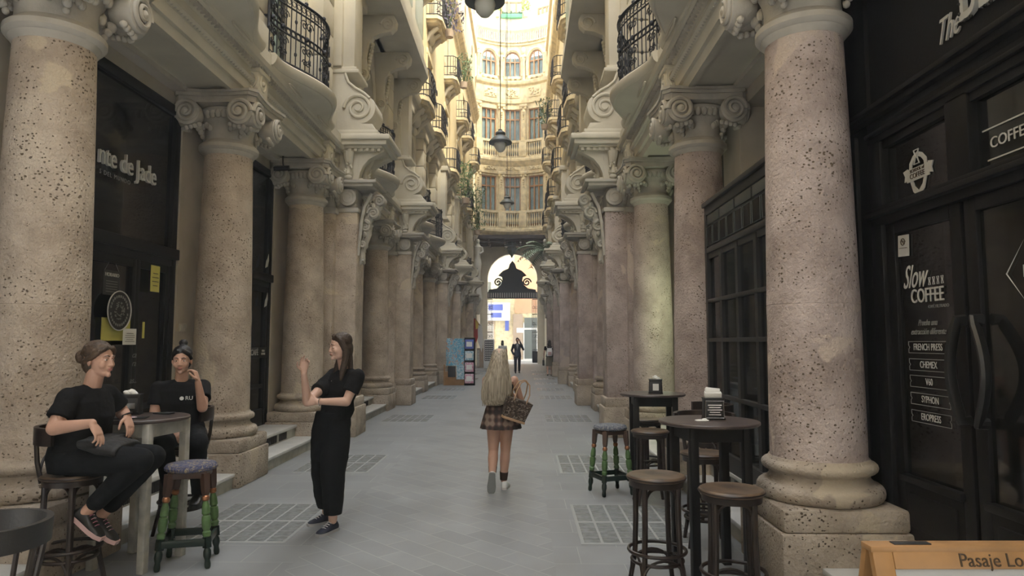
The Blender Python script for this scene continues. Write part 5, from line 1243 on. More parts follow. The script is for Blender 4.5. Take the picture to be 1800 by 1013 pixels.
# ---- flag, notice stand and signs near the gate
t = thing('flag', 'red, yellow and white flag hanging from the left wall by the gate', 'flag', (-2.75, 41.5, 0)); MB().tube([(-.35,0,3.3),(.15,0,2.6)], .02, 6).build('pole', 'rubber', t)
def cloth(poly, m):
    b = MB(); b.prism(poly, -.01, .01, 'y'); tt = b.b; bmesh.ops.subdivide_edges(tt, edges=tt.edges[:], cuts=2)
    for v in tt.verts: v.co.y += .06*math.sin(v.co.x*14)
    return b
cloth([(-.28,3.2),(.15,2.62),(.12,2.2),(-.1,1.5),(-.26,2.0)], 'x').build('red_panel', 'flagred', t); cloth([(-.15,3.0),(.05,2.75),(.03,2.45),(-.12,2.35)], 'x').xf(Matrix.Translation((0,-.05,0))).build('yellow_crest', 'flagyel', t); cloth([(.0,2.6),(.25,2.7),(.35,1.6),(.25,.95),(.02,1.6)], 'x').xf(Matrix.Translation((0,-.03,0))).build('white_panel', 'white', t)
t = thing('notice_board', 'tall white notice board with printed rows beside the gate', 'notice board', (-2.0, 40.5, 0)); MB().box(-.32,.32,0,.05,0,1.75,.01).build('board', 'white', t); MB().box(-.26,.26,-.01,0,.45,1.68).build('print_area', 'greywood', t); b = MB()
for i in range(9):
    for j in range(4): b.box(-.22+.12*j,-.14+.12*j,-.02,-.01,.5+.13*i,.57+.13*i)
b.build('printed_rows', 'paper', t)
t = thing('wooden_crate_stand', 'brown wooden stand against the left wall below the flag', 'stand', (-2.6, 41.6, 0)); MB().box(-.2,.2,0,.3,0,1.2,.01).build('body', 'brownpier', t); MB().box(-.2,-.05,-.02,0,.05,1.1).build('side_panel', 'offwhite', t)
t = thing('drain_pipe', 'yellowish vertical pipe on the left beyond the second pier', 'pipe', (AX-2.9, 20.3, 0)); b = MB(); b.tube([(0,0,0),(0,0,4.4)], .04, 8)
for z in (.6,2.2,3.8): b.lathe([(.055,z),(.055,z+.06)], n=10)
b.build('tube', 'brasspipe', t)
t = thing('blue_banner_strip', 'narrow dark blue vertical banner on the left side by the fourth shop', 'banner', (AX-2.95, 26.3-1.0, 0)); MB().box(-.04,.04,-.25,.25,.5,3.7).build('strip', 'bluesign', t)

# ---- plants
def fronds(t, c, n, L_, m, seed, droop=.6, wd=.03):
    rr = random.Random(seed)
    for k in range(n):
        a = rr.random()*2*PI; d = Vector((math.cos(a), math.sin(a)*.7, rr.uniform(.1,.9))).normalized(); b = MB(); pts = []
        for i in range(9): q = i/8; pts.append(Vector(c) + d*L_*q + Vector((0,0,-droop*L_*q*q)))
        b.tube(pts, .012, 4)
        for i in range(1, 9):
            tg = (pts[i]-pts[i-1]).normalized(); sd = tg.cross(Vector((0,0,1))).normalized(); 
            for sg in (-1, 1):
                for q in (0, .5):
                    o = pts[i-1].lerp(pts[i], q); e = o + (sd*sg + tg*.7 + Vector((0,0,-.3))).normalized()*L_*.28*(1-.5*i/8); w2 = tg*wd
                    b.b.faces.new([b.b.verts.new(v) for v in (o-w2, e, o+w2)])
        b.build('frond', m, t, smooth=False)
t = thing('palm', 'silvery palm fronds hanging over the right balcony by the end facade', 'palm', (1.25, 33.8, 6.3)); MB().lathe([(.15,-.6),(.22,-.2),(.22,-.15)], n=14).build('pot', 'carved', t); fronds(t, (0,0,-.1), 13, 1.9, 'palm', 3, .55, .05)
def bush(name, label, loc, R_, Hh, n, m, seed, grp=None):
    t = thing(name, label, 'plant', loc, 0, grp); rr = random.Random(seed); b = MB(); tt = b.b
    for k in range(n):
        a = rr.random()*2*PI; q = rr.random()**.5*R_; z = rr.uniform(-Hh*.6, Hh*.5); c = Vector((q*math.cos(a), q*math.sin(a), z)); u = Vector((rr.gauss(0,1),rr.gauss(0,1),rr.gauss(0,1))).normalized(); v = u.orthogonal().normalized(); s = rr.uniform(.05,.11)
        tt.faces.new([tt.verts.new(p) for p in (c-u*s, c+v*s*.45, c+u*s, c-v*s*.45)])
    b.build('leaves', m, t, smooth=False); b = MB()
    for k in range(7): a = k*.9; b.tube([(0,0,-Hh*.6),(R_*.4*math.cos(a),R_*.4*math.sin(a),0),(R_*.7*math.cos(a),R_*.7*math.sin(a),Hh*.4)], .012, 4)
    b.build('stems', 'leaf', t); MB().lathe([(.14,-Hh*.6-.25),(.18,-Hh*.6),(.15,-Hh*.6)], n=12).build('pot', 'brownpier', t); return t
g_ = 'potted plants on the upper balconies'
bush('balcony_plant', 'green trailing plant on the left balcony beside the lower end windows', (-2.6, 30.5, 9.3-.2), .45, 1.5, 260, 'leaf', 1, g_)
bush('balcony_plant', 'spiky green plant on the highest left balcony near the lantern', (-2.55, 28.6, 13.6), .4, 1.1, 180, 'leaf', 2, g_)
bush('balcony_plant', 'dusty purple climbing plant covering a left upper balcony', (-2.6, 23.3, 13.9), .5, 1.9, 420, 'purple', 3, g_)
bush('balcony_plant', 'dark green plant on a right upper balcony beside the end facade', (1.15, 33.9, 13.5), .45, 1.2, 200, 'leaf', 4, g_)
bush('balcony_plant', 'long trailing green plant low on the left by the end facade', (-2.5, 36.9, 9.1), .5, 2.2, 300, 'leaf', 6, g_)
# ================================================================ PEOPLE
def cap(b, p0, p1, r0, r1, n=16):
    b.cone(p0, p1, r0, r1, n); b.sph(p0, r0, n); b.sph(p1, r1, n)
def loft(b, secs, n=28, power=2.3, ripple=None):
    t = bmesh.new(); rings = []
    for c, rt, fw, rx, ry in secs:
        c = Vector(c); rt = Vector(rt); fw = Vector(fw); ring = []
        for i in range(n):
            a = 2*PI*i/n; ca, sa = math.cos(a), math.sin(a)
            k = 1 + (ripple(a, c.z) if ripple else 0)
            x = abs(ca)**(2/power)*math.copysign(1, ca)*rx*k; y = abs(sa)**(2/power)*math.copysign(1, sa)*ry*k
            ring.append(t.verts.new(c + rt*x + fw*y))
        rings.append(ring)
    for a, c in zip(rings, rings[1:]):
        for i in range(n): t.faces.new((a[i], a[(i+1) % n], c[(i+1) % n], c[i]))
    t.faces.new(rings[0][::-1]); t.faces.new(rings[-1]); b._add(t)
def fuse(b, name, m, parent, voxel=.006, sm=4, disp=0, dscale=.12, seed=0):
    """union of the overlapping solids in b as one continuous smooth surface"""
    me = bpy.data.meshes.new('tmp'); b.b.to_mesh(me); b.b.free(); o = bpy.data.objects.new('tmp', me); C.objects.link(o)
    r = o.modifiers.new('r', 'REMESH'); r.mode = 'VOXEL'; r.voxel_size = voxel
    s = o.modifiers.new('s', 'SMOOTH'); s.factor = .5; s.iterations = sm
    if disp:
        tx = bpy.data.textures.new('folds', 'CLOUDS'); tx.noise_scale = dscale; tx.noise_depth = 2
        d = o.modifiers.new('d', 'DISPLACE'); d.texture = tx; d.strength = disp; d.texture_coords = 'LOCAL'; d.mid_level = .5
    dg = bpy.context.evaluated_depsgraph_get(); dg.update(); me2 = bpy.data.meshes.new_from_object(o.evaluated_get(dg)); bpy.data.objects.remove(o); bpy.data.meshes.remove(me)
    me2.name = name; me2.materials.clear(); me2.materials.append(M[m] if isinstance(m, str) else m)
    for p in me2.polygons: p.use_smooth = True
    q = bpy.data.objects.new(name, me2); C.objects.link(q); q.parent = parent; return q
def hand(b, W, d, nrm, thumb, curl=.5, L_=1.0, spread=.0, curls=None):
    """palm plus five separate fingers; d finger direction, nrm palm normal, thumb = thumb side"""
    W = Vector(W); d = Vector(d).normalized(); nrm = Vector(nrm); nrm = (nrm - d*nrm.dot(d)).normalized(); th = Vector(thumb); th = (th - d*th.dot(d) - nrm*th.dot(nrm)).normalized()
    pl = .082*L_
    loft(b, [(W - d*.012, th, nrm, .024, .019), (W + d*.02, th, nrm, .031, .017), (W + d*.055, th, nrm, .040, .0145), (W + d*pl, th, nrm, .039, .012), (W + d*(pl+.006), th, nrm, .034, .008)], 20)
    for k, (off, ln) in enumerate(((.030,.068),(.0105,.077),(-.0095,.072),(-.029,.056))):
        c = (curls[k] if curls else curl); p = W + d*(pl-.006) + th*off; ang = c*.45; dd = (d + th*spread*(1.5-k)).normalized()
        for j, f in enumerate((.45,.31,.26)):
            ax = dd*math.cos(ang) + nrm*math.sin(ang); q = p + ax*ln*f*L_
            cap(b, p, q, .0088-.0008*j, .0082-.0009*j, 10); p = q; ang += c*.75
    p = W + d*.022 + th*.026
    for j, (v, ln, r) in enumerate(((d*.55+th*.75+nrm*.25, .036, .0125), (d*.85+th*.35+nrm*.35, .030, .0105), (d*.9+th*.12+nrm*.45, .022, .0092))):
        q = p + v.normalized()*ln*L_; cap(b, p, q, r, r*.9, 10); p = q
def head(b, t, c, yaw, tilt=0, roll=0, s=.93, brow='brown_hair', lipm='lips', eyes=True):
    m = Matrix.Translation(c) @ Matrix.Rotation(yaw, 4, 'Z') @ Matrix.Rotation(tilt, 4, 'X') @ Matrix.Rotation(roll, 4, 'Y') @ Matrix.Scale(s, 4)
    h = MB()
    h.sph((0,.014,.035), 1, 24, (.077,.096,.090)); h.sph((0,-.018,-.025), 1, 20, (.064,.074,.085)); h.sph((0,-.045,-.088), 1, 16, (.036,.036,.028)); h.sph((0,-.015,-.07), 1, 16, (.054,.06,.045))
    for sx_ in (-1, 1):
        h.sph((sx_*.037,-.058,-.032), .027, 12, (1,.9,1.1)); h.sph((sx_*.077,.012,-.012), 1, 12, (.009,.020,.031), (0,0,sx_*.3))
        h.cone((sx_*.012,-.089,.022), (sx_*.048,-.074,.024), .009, .008, 8); h.sph((sx_*.012,-.092,-.039), .0090, 10)
        h.sph((sx_*.031,-.074,.001), .0155, 12, (1.15,.8,.85))
    h.cone((0,-.084,.012), (0,-.099,-.032), .0085, .0115, 10); h.sph((0,-.099,-.036), .0125, 12)
    h.sph((0,-.087,-.061), 1, 10, (.022,.012,.006)); h.sph((0,-.085,-.072), 1, 10, (.019,.012,.007)); h.sph((0,-.075,-.102), .019, 10)
    h.xf(m); me = bpy.data.meshes.new('t'); h.b.to_mesh(me); b.b.from_mesh(me)
    if eyes:
        for sx_ in (-1, 1):
            MB().sph((sx_*.031,-.0790,.001), .0110, 14, (1.15,.8,.50)).xf(m).build('eye', 'eyewhite', t)
            MB().sph((sx_*.031,-.0858,.001), .0054, 10, (1,.6,.95)).xf(m).build('iris', 'iris', t)
            MB().tube([(sx_*.013,-.093,.024),(sx_*.030,-.094,.031),(sx_*.050,-.082,.026)], [.0035,.004,.002], 6).xf(m).build('eyebrow', brow, t)
        MB().sph((0,-.0915,-.0605), 1, 12, (.020,.0085,.0042)).sph((0,-.090,-.070), 1, 12, (.017,.0085,.0055)).xf(m).build('lips', lipm, t)
    return m
def foot(b, heel, toe, up, r=.04):
    heel = Vector(heel); toe = Vector(toe); up = Vector(up).normalized(); d = (toe-heel).normalized(); s = d.cross(up).normalized(); up = s.cross(d).normalized(); L_ = (toe-heel).length
    loft(b, [(heel - d*.005 + up*.035, s, up, .022, .022), (heel + d*.02 + up*.045, s, up, .034, .045), (heel + d*L_*.35 + up*.042, s, up, .037, .042), (heel + d*L_*.65 + up*.030, s, up, .045, .029), (heel + d*L_*.9 + up*.022, s, up, .040, .021), (toe + up*.018, s, up, .024, .014)], 20)
def shoe(t, name, heel, toe, up, m, solem='sole', sole=True, lace=None):
    b = MB(); foot(b, heel, toe, up); o = fuse(b, name, m, t, .005, 3)
    heel = Vector(heel); toe = Vector(toe); up = Vector(up).normalized(); d = (toe-heel).normalized(); s = d.cross(up).normalized(); up = s.cross(d).normalized(); L_ = (toe-heel).length
    if sole:
        b = MB(); prof = [(-.01,.018),(.0,.032),(.3*L_,.037),(.65*L_,.047),(.88*L_,.042),(L_+.008,.02)]
        tt = bmesh.new(); pl = [heel + d*a + s*w_ for a, w_ in prof] + [heel + d*a - s*w_ for a, w_ in reversed(prof)]
        v0 = [tt.verts.new(p - up*.004) for p in pl]; v1 = [tt.verts.new(p + up*.024) for p in pl]; n = len(pl)
        for i in range(n): tt.faces.new((v0[i], v0[(i+1) % n], v1[(i+1) % n], v1[i]))
        tt.faces.new(v0[::-1]); tt.faces.new(v1); b._add(tt); b.build('sole', solem, o, ang=.6)
    if lace:
        b = MB()
        for k in range(4): c = heel + d*L_*(.42+.09*k) + up*(.082-.010*k); b.tube([c - s*.022, c + up*.006, c + s*.022], .003, 5)
        b.build('laces', lace, o)
    return o
def V(*a): return Vector(a)
UP = V(0,0,1)

# ---- standing woman in black, arm folded, other hand raised
t = thing('person', 'standing woman in black T-shirt and wide black trousers, one arm folded and one hand raised', 'person', (-1.65, 5.85, 0))
bp = t.location; t.location = (0,0,0)
rt = V(.75,.62,0).normalized()*-1; fw = V(-.66,-.75,0).normalized()      # her right is towards the left of the picture
rt = fw.cross(UP).normalized()
def R3(x): return x
sec = lambda p, z, rx, ry: ((p[0], p[1], z), rt, fw, rx, ry)
pel, wai, che, nk = (-1.665,5.93), (-1.625,5.95), (-1.595,5.93), (-1.56,5.93)
shR = V(-1.56,5.93,1.30) + rt*.165 ; shL = V(-1.55,5.93,1.30) - rt*.165
elR = V(-1.79,5.62,1.10); wrR = V(-1.785,5.50,1.34); elL = V(-1.50,5.76,1.09); wrL = V(-1.70,5.60,1.105)
anR = V(-1.735,6.06,.09); anL = V(-1.60,5.78,.10); hipR = V(-1.665,5.93,.86) + rt*.09; hipL = V(-1.665,5.93,.86) - rt*.09; knR = V(-1.735,5.93,.50); knL = V(-1.61,5.78,.49)
b = MB()
loft(b, [sec(pel,.80,.15,.10), sec(pel,.90,.165,.115), sec(wai,1.03,.125,.095), sec(che,1.17,.145,.115), sec(che,1.26,.155,.10), sec(nk,1.33,.09,.07)])
cap(b, (-1.555,5.93,1.32), (-1.575,5.90,1.45), .053, .050)
for s_, e_, w_ in ((shR, elR, wrR), (shL, elL, wrL)): cap(b, s_, e_, .048, .038); cap(b, e_, w_, .040, .025)
for h_, k_, a_ in ((hipR, knR, anR), (hipL, knL, anL)): cap(b, h_, k_, .08, .055); cap(b, k_, a_, .055, .036)
hand(b, wrR + V(0,-.0,.015), V(.05,-.12,1), V(.6,-.8,.1), V(-.7,-.5,0), curls=[.5,.45,.9,1.3], L_=.95)
hand(b, wrL, V(-1,-.1,.05), V(.1,.9,0), V(0,0,1), curl=.7, L_=.95)
hm = head(b, t, (-1.59,5.86,1.555), -.95, .05, 0, .93)
fuse(b, 'body', 'skin2', t, .0042, 5)
b = MB()
loft(b, [sec(pel,.93,.185,.135), sec(wai,1.0,.165,.125), sec(wai,1.08,.155,.12), sec(che,1.18,.168,.135), sec(che,1.27,.172,.118), sec(nk,1.335,.115,.083), sec(nk,1.352,.078,.066)])
for q in (shR, shL): cap(b, (-1.56,5.93,1.32), q-UP*.004, .052, .064)
for s_, e_ in ((shR, elR), (shL, elL)): e2 = s_.lerp(e_, .62); b.cone(s_, e2, .066, .070, 20); b.sph(s_, .067, 16)
fuse(b, 'tshirt', 'black_cloth', t, .006, 5, .016, .09)
b = MB()
loft(b, [((-1.655,5.93,.99), rt, fw, .16, .125), ((-1.665,5.93,.88), rt, fw, .185, .145), ((-1.675,5.92,.74), rt, fw, .19, .145), ((-1.67,5.90,.58), rt, fw, .175, .13)])
for h_, k_, a_, e in ((hipR, knR, anR, .10), (hipL, knL, anL, .10)):
    d = (a_-k_); loft(b, [(h_ - UP*.02, rt, fw, .10, .11), (h_.lerp(k_, .55), rt, fw, .108, .118), (k_, rt, fw, .098, .105), (k_.lerp(a_, .6), rt, fw, .085, .09), (k_.lerp(a_, .96)+UP*.05, rt, fw, .074, .078), (k_.lerp(a_, .96)+UP*.03, rt, fw, .070, .074)])
fuse(b, 'trousers', 'black_trouser', t, .0065, 4, .022, .16)
shoe(t, 'sneaker', (-1.70,6.10,.0), (-1.86,5.95,.0), UP, 'navy', 'metalgrey', lace='white'); shoe(t, 'sneaker', (-1.585,5.85,.0), (-1.68,5.63,.0), UP, 'navy', 'metalgrey', lace='white')
b = MB(); h = hm
b.sph((0,.022,.060), 1, 20, (.085,.098,.080)); b.sph((0,.055,-.02), 1, 16, (.080,.07,.10)); 
for sx_ in (-1, 1): b.tube([(sx_*.035,-.045,.115),(sx_*.072,-.02,.06),(sx_*.080,.02,-.03),(sx_*.075,.02,-.12),(sx_*.08,-.01,-.22),(sx_*.085,-.035,-.31)], [.02,.028,.03,.034,.032,.012], 10)
b.tube([(0,.08,-.02),(0,.085,-.12),(0,.09,-.25),(0,.085,-.30)], [.06,.06,.055,.03], 12, flat=.5)
b.xf(h); fuse(b, 'hair', 'brown_hair', t, .006, 3, .006, .02)
b = MB(); b.tube([tuple(V(-1.56,5.93,1.355)+rt*.055*math.cos(a)+fw*(.07+.02*math.sin(a))*math.sin(a)-UP*.07*max(0,math.sin(a))**2) for a in [PI*i/16 for i in range(17)]], .002, 5); b.sph(V(-1.56,5.93,1.26)+fw*.135, .008, 8); b.build('necklace', 'metal', t)
b = MB(); b.tube([tuple(wrL + V(.02*math.cos(0), .031*math.cos(a), .031*math.sin(a))) for a in [i*PI/8 for i in range(16)]], .0035, 5, closed=True); b.build('bracelet', 'metal', t)

# ---- seated woman in profile on the left
t = thing('person', 'seated woman in profile, hair in a bun, black T-shirt and apron, elbow on chair back', 'person', (0,0,0))
rt = V(.1,-1,0).normalized(); fw = V(1,.1,0).normalized()
sec = lambda x, y, z, rx, ry: ((x, y, z), rt, fw, rx, ry)
shR = V(-2.885,4.27,1.235); shL = V(-2.85,4.61,1.24); elR = V(-2.90,4.17,1.065); wrR = V(-2.62,4.10,1.105); elL = V(-2.80,4.72,1.10); wrL = V(-2.70,4.60,1.095)
hipR = V(-2.88,4.35,.84); hipL = V(-2.88,4.51,.84); knR = V(-2.43,4.30,.845); knL = V(-2.47,4.52,.83); anR = V(-2.79,4.34,.51); anL = V(-2.78,4.48,.45)
b = MB()
loft(b, [sec(-2.92,4.43,.775,.15,.13), sec(-2.93,4.43,.86,.175,.13), sec(-2.90,4.43,.98,.145,.12), sec(-2.87,4.44,1.11,.155,.13), sec(-2.865,4.44,1.21,.165,.105), sec(-2.86,4.44,1.28,.09,.07)])
cap(b, (-2.855,4.44,1.27), (-2.82,4.43,1.40), .056, .053)
for s_, e_, w_ in ((shR, elR, wrR), (shL, elL, wrL)): cap(b, s_, e_, .055, .045); cap(b, e_, w_, .045, .027)
for h_, k_, a_ in ((hipR, knR, anR), (hipL, knL, anL)): cap(b, h_, k_, .09, .062); cap(b, k_, a_, .058, .036)
hand(b, wrR, V(.6,-.05,-.85), V(-.7,.0,-.5), V(.2,1,0), curls=[.35,.45,.6,.8])
hand(b, wrL + V(.005,-.01,.0), V(.45,-.25,-.85), V(-.8,.1,-.4), V(.2,-1,.0), curls=[.3,.35,.4,.5])
hm = head(b, t, (-2.80,4.43,1.48), 1.38, .0, 0, .95, brow='lbrown_hair')
fuse(b, 'body', 'skin', t, .0042, 5)
b = MB()
loft(b, [sec(-2.915,4.43,.90,.185,.15), sec(-2.90,4.43,.99,.172,.145), sec(-2.872,4.44,1.11,.18,.15), sec(-2.868,4.44,1.21,.185,.122), sec(-2.86,4.44,1.275,.125,.092), sec(-2.856,4.44,1.295,.08,.068)])
for q in (shR, shL): cap(b, (-2.858,4.44,1.265), q-UP*.004, .062, .070)
for s_, e_ in ((shR, elR), (shL, elL)): e2 = s_.lerp(e_, .66); b.cone(s_, e2, .072, .075, 20); b.sph(s_, .072, 16)
fuse(b, 'tshirt', 'black_cloth', t, .006, 5, .015, .09)
b = MB(); loft(b, [sec(-2.92,4.43,.76,.165,.15), sec(-2.93,4.43,.86,.192,.15), sec(-2.92,4.43,.95,.175,.14)])
for h_, k_, a_ in ((hipR, knR, anR), (hipL, knL, anL)): cap(b, h_, k_, .108, .082, 20); cap(b, k_, k_.lerp(a_, .78), .076, .056, 20)
fuse(b, 'trousers', 'black_trouser', t, .0065, 4, .012, .14)
b = MB(); loft(b, [((-2.80,4.41,.955), rt, V(.5,0,1).normalized(), .19, .05), ((-2.70,4.40,.925), rt, UP, .195, .05), ((-2.58,4.40,.905), rt, UP, .19, .055), ((-2.56,4.40,.90), rt, UP, .18, .045)]); b.box(-2.78,-2.66,4.2,4.6,.94,.985,.01)
fuse(b, 'apron', 'apron', t, .006, 3, .01, .1)
for h0, t0, u in (((-2.87,4.34,.49), (-2.67,4.325,.35), V(.55,0,.85)), ((-2.86,4.47,.42), (-2.65,4.45,.29), V(.5,0,.86))): shoe(t, 'sneaker', h0, t0, u, 'rubber', 'palepink', lace='pinkprint')
b = MB(); b.sph((0,.022,.060), 1, 20, (.085,.098,.080)); b.sph((0,.055,-.03), 1, 16, (.076,.06,.075)); b.sph((0,.145,.02), 1, 16, (.045,.042,.05))
rr = random.Random(2)
for k in range(16): a = rr.uniform(-1.2,1.2); b.tube([(.07*math.sin(a),-.02+.03*k/16,.10),(.084*math.sin(a),.05,.10+.02*rr.random()),(.04*math.sin(a),.12,.04),(.02*rr.uniform(-1,1),.17,.05*rr.random())], [.006,.010,.010,.006], 6)
for sx_ in (-1,1): b.tube([(sx_*.02,-.082,.092),(sx_*.064,-.055,.06),(sx_*.080,-.005,.015),(sx_*.07,.06,-.01)], [.014,.020,.020,.022], 8)
b.xf(hm); fuse(b, 'hair', 'lbrown_hair', t, .0055, 2, .006, .02)
b = MB(); b.tube([tuple(wrL + V(.030*math.cos(a)*.9,.030*math.sin(a),.010+.012*math.cos(a))) for a in [i*PI/9 for i in range(18)]], .006, 6, closed=True); b.build('watch_strap', 'rubber', t)

# ---- seated woman facing the camera
t = thing('person', 'seated woman facing the camera with a top knot, black T-shirt, hand near her mouth', 'person', (0,0,0))
fw = V(.38,-.92,0).normalized(); rt = fw.cross(UP).normalized()*1.0      # her right: towards the left of the picture
sec = lambda x, y, z, rx, ry: ((x, y, z), rt, fw, rx, ry)
c0 = V(-2.875,5.66,0); shR = c0 + rt*.165 + UP*1.21; shL = c0 - rt*.165 + UP*1.215
elR = V(-3.03,5.55,.99); wrR = V(-2.80,5.42,.895); elL = V(-2.64,5.56,1.06); wrL = V(-2.635,5.46,1.27)
hipR = V(-2.95,5.68,.82); hipL = V(-2.80,5.74,.82); knR = V(-2.80,5.28,.80); knL = V(-2.57,5.36,.80); anR = V(-2.80,5.42,.40); anL = V(-2.62,5.50,.40)
b = MB()
loft(b, [sec(-2.885,5.72,.765,.15,.12), sec(-2.885,5.72,.85,.17,.12), sec(-2.88,5.70,.97,.13,.105), sec(-2.877,5.67,1.09,.15,.12), sec(-2.875,5.66,1.18,.16,.10), sec(-2.872,5.66,1.25,.09,.07)])
cap(b, (-2.87,5.66,1.24), (-2.86,5.635,1.36), .052, .050)
for s_, e_, w_ in ((shR, elR, wrR), (shL, elL, wrL)): cap(b, s_, e_, .050, .042); cap(b, e_, w_, .042, .025)
for h_, k_, a_ in ((hipR, knR, anR), (hipL, knL, anL)): cap(b, h_, k_, .085, .06); cap(b, k_, a_, .056, .036)
hand(b, wrR, V(.75,-.35,-.55), V(.2,.5,-.8), V(.5,.7,.5), curls=[.4,.5,.6,.8]); hand(b, wrL + UP*.01, V(-.25,-.15,1), V(-.9,-.2,-.1), V(-.1,-1,0), curls=[.9,1.2,1.4,1.5], L_=.95)
hm = head(b, t, (-2.855,5.62,1.445), .30, .06, 0, .92, brow='black_hair')
fuse(b, 'body', 'skin', t, .0045, 5)
b = MB(); loft(b, [sec(-2.885,5.715,.87,.185,.14), sec(-2.88,5.70,.97,.158,.13), sec(-2.877,5.67,1.09,.172,.14), sec(-2.875,5.66,1.19,.178,.118), sec(-2.872,5.66,1.245,.12,.088), sec(-2.871,5.66,1.262,.078,.066)])
for q in (shR, shL): cap(b, (-2.872,5.66,1.235), q-UP*.004, .058, .065)
for s_, e_ in ((shR, elR), (shL, elL)): e2 = s_.lerp(e_, .6); b.cone(s_, e2, .066, .069, 20); b.sph(s_, .067, 16)
sh = fuse(b, 'tshirt', 'black_cloth', t, .006, 5, .013, .09)
b = MB(); loft(b, [sec(-2.885,5.72,.745,.16,.13), sec(-2.885,5.72,.85,.185,.138), sec(-2.88,5.71,.92,.17,.13)])
for h_, k_, a_ in ((hipR, knR, anR), (hipL, knL, anL)): cap(b, h_, k_, .10, .08, 20); cap(b, k_, a_, .072, .055, 20)
fuse(b, 'trousers', 'black_trouser', t, .0065, 4, .012, .14)
for a_ in (anR, anL): shoe(t, 'shoe', a_ + V(-.02,.06,-.09), a_ + V(.05,-.17,-.10), UP, 'rubber', 'rubber')
b = MB(); b.sph((0,.022,.060), 1, 20, (.085,.098,.080)); b.sph((0,.05,-.02), 1, 16, (.078,.06,.075)); b.sph((0,.05,.155), 1, 16, (.038,.036,.034))
for sx_ in (-1,1): b.tube([(sx_*.02,-.075,.098),(sx_*.062,-.05,.062),(sx_*.079,.0,.01)], [.016,.020,.016], 8)
b.xf(hm); fuse(b, 'hair', 'black_hair', t, .0055, 2, .004, .02)
m_ = Matrix.Translation(c0 + UP*1.135 + fw*.142 - rt*.075) @ Matrix.Rotation(math.atan2(fw.x, -fw.y), 4, 'Z') @ Matrix.Rotation(PI/2, 4, 'X')
text('chest_print', 'RU', .045, m_, 'paper', sh, ext=.004)
b = MB(); b.lathe([(.016,-.004),(.016,.004)], n=16, mtx=m_ @ Matrix.Translation((-.055,0,0))); b.build('chest_badge', 'paper', sh)

# ---- blonde woman walking away
t = thing('person', 'woman walking away with very long ash-blonde hair, plaid mini skirt and white sneakers', 'person', (0,0,0))
rt = V(1,0,0); fw = V(0,1,0)
sec = lambda x, y, z, rx, ry: ((x, y, z), rt, fw, rx, ry)
hipR = V(-.165,7.40,.78); hipL = V(-.31,7.38,.78); knR = V(-.185,7.43,.42); knL = V(-.315,7.40,.42); anR = V(-.205,7.47,.10); anL = V(-.32,7.26,.17)
shR = V(-.085,7.40,1.185); shL = V(-.395,7.38,1.185); elR = V(-.02,7.46,.97); wrR = V(-.06,7.62,.95); elL = V(-.42,7.50,.97); wrL = V(-.38,7.66,.93)
b = MB()
loft(b, [sec(-.24,7.39,.70,.15,.11), sec(-.24,7.39,.80,.165,.12), sec(-.24,7.39,.95,.12,.09), sec(-.24,7.39,1.08,.135,.10), sec(-.24,7.39,1.17,.15,.09), sec(-.24,7.39,1.24,.08,.065)])
cap(b, (-.24,7.39,1.23), (-.245,7.38,1.33), .048, .046)
for s_, e_, w_ in ((shR, elR, wrR), (shL, elL, wrL)): cap(b, s_, e_, .043, .036); cap(b, e_, w_, .036, .024)
for h_, k_, a_ in ((hipR, knR, anR), (hipL, knL, anL)):
    cap(b, h_, k_, .088, .055); m_ = k_.lerp(a_, .3) - fw*.012; cap(b, k_, m_, .052, .056); cap(b, m_, a_, .056, .035)
hand(b, wrR, V(-.1,.8,.3), V(-.8,0,-.3), V(0,.2,1), curl=1.0); hand(b, wrL, V(.1,1,-.1), V(.9,0,0), V(0,.1,1), curl=.8)
hm = head(b, t, (-.248,7.37,1.415), PI, 0, 0, .9)
fuse(b, 'body', 'skin', t, .005, 5)
b = MB(); loft(b, [sec(-.24,7.39,.90,.14,.11), sec(-.24,7.39,1.0,.135,.105), sec(-.24,7.39,1.10,.145,.112), sec(-.24,7.39,1.17,.14,.10), sec(-.24,7.39,1.19,.12,.09)]); fuse(b, 'top', 'apron', t, .007, 3, .008, .1)
b = MB(); loft(b, [sec(-.24,7.39,.94,.135,.105), sec(-.24,7.39,.88,.16,.125), sec(-.235,7.39,.80,.185,.15), sec(-.233,7.38,.72,.208,.17), sec(-.233,7.38,.665,.222,.185), sec(-.233,7.38,.664,.19,.15)], 96, 2, lambda a, z: .035*math.sin(16*a)*min(1, max(0, (.93-z)/.2))); b.build('skirt', 'plaid', t, ang=1.2)
for k_, a_, u0, u1, mm in ((knR, anR, .72, 1.0, 'darksock'), (knL, anL, .62, .86, 'darksock')):
    p, q = k_.lerp(a_, u0), k_.lerp(a_, u1); b = MB(); b.cone(p, q, .048, .040, 20); b.build('sock', mm, t)
p, q = knL.lerp(anL, .86), knL.lerp(anL, 1.0); b = MB(); b.cone(p, q, .042, .04, 20); b.build('white_sock', 'white', t)
shoe(t, 'sneaker', (-.20,7.42,.0), (-.175,7.65,.0), UP, 'white', 'sole'); shoe(t, 'sneaker', (-.318,7.19,.215), (-.33,7.235,.0), V(0,1,.15), 'white', 'greysole')
b = MB(); R_ = lambda a, z: .03*math.sin(7*a+z*3) + .02*math.sin(13*a)
loft(b, [((-.245,7.385,1.525), rt, fw, .035, .045), ((-.246,7.375,1.505), rt, fw, .07, .08), ((-.247,7.36,1.45), rt, fw, .09, .105), ((-.252,7.345,1.38), rt, fw, .102, .112), ((-.26,7.32,1.28), rt, fw, .125, .105), ((-.268,7.30,1.18), rt, fw, .155, .095), ((-.278,7.28,1.07), rt, fw, .165, .075), ((-.29,7.27,.99), rt, fw, .15, .055), ((-.30,7.27,.94), rt, fw, .115, .035), ((-.305,7.27,.915), rt, fw, .07, .02)], 64, 2.2, R_)
rr = random.Random(8)
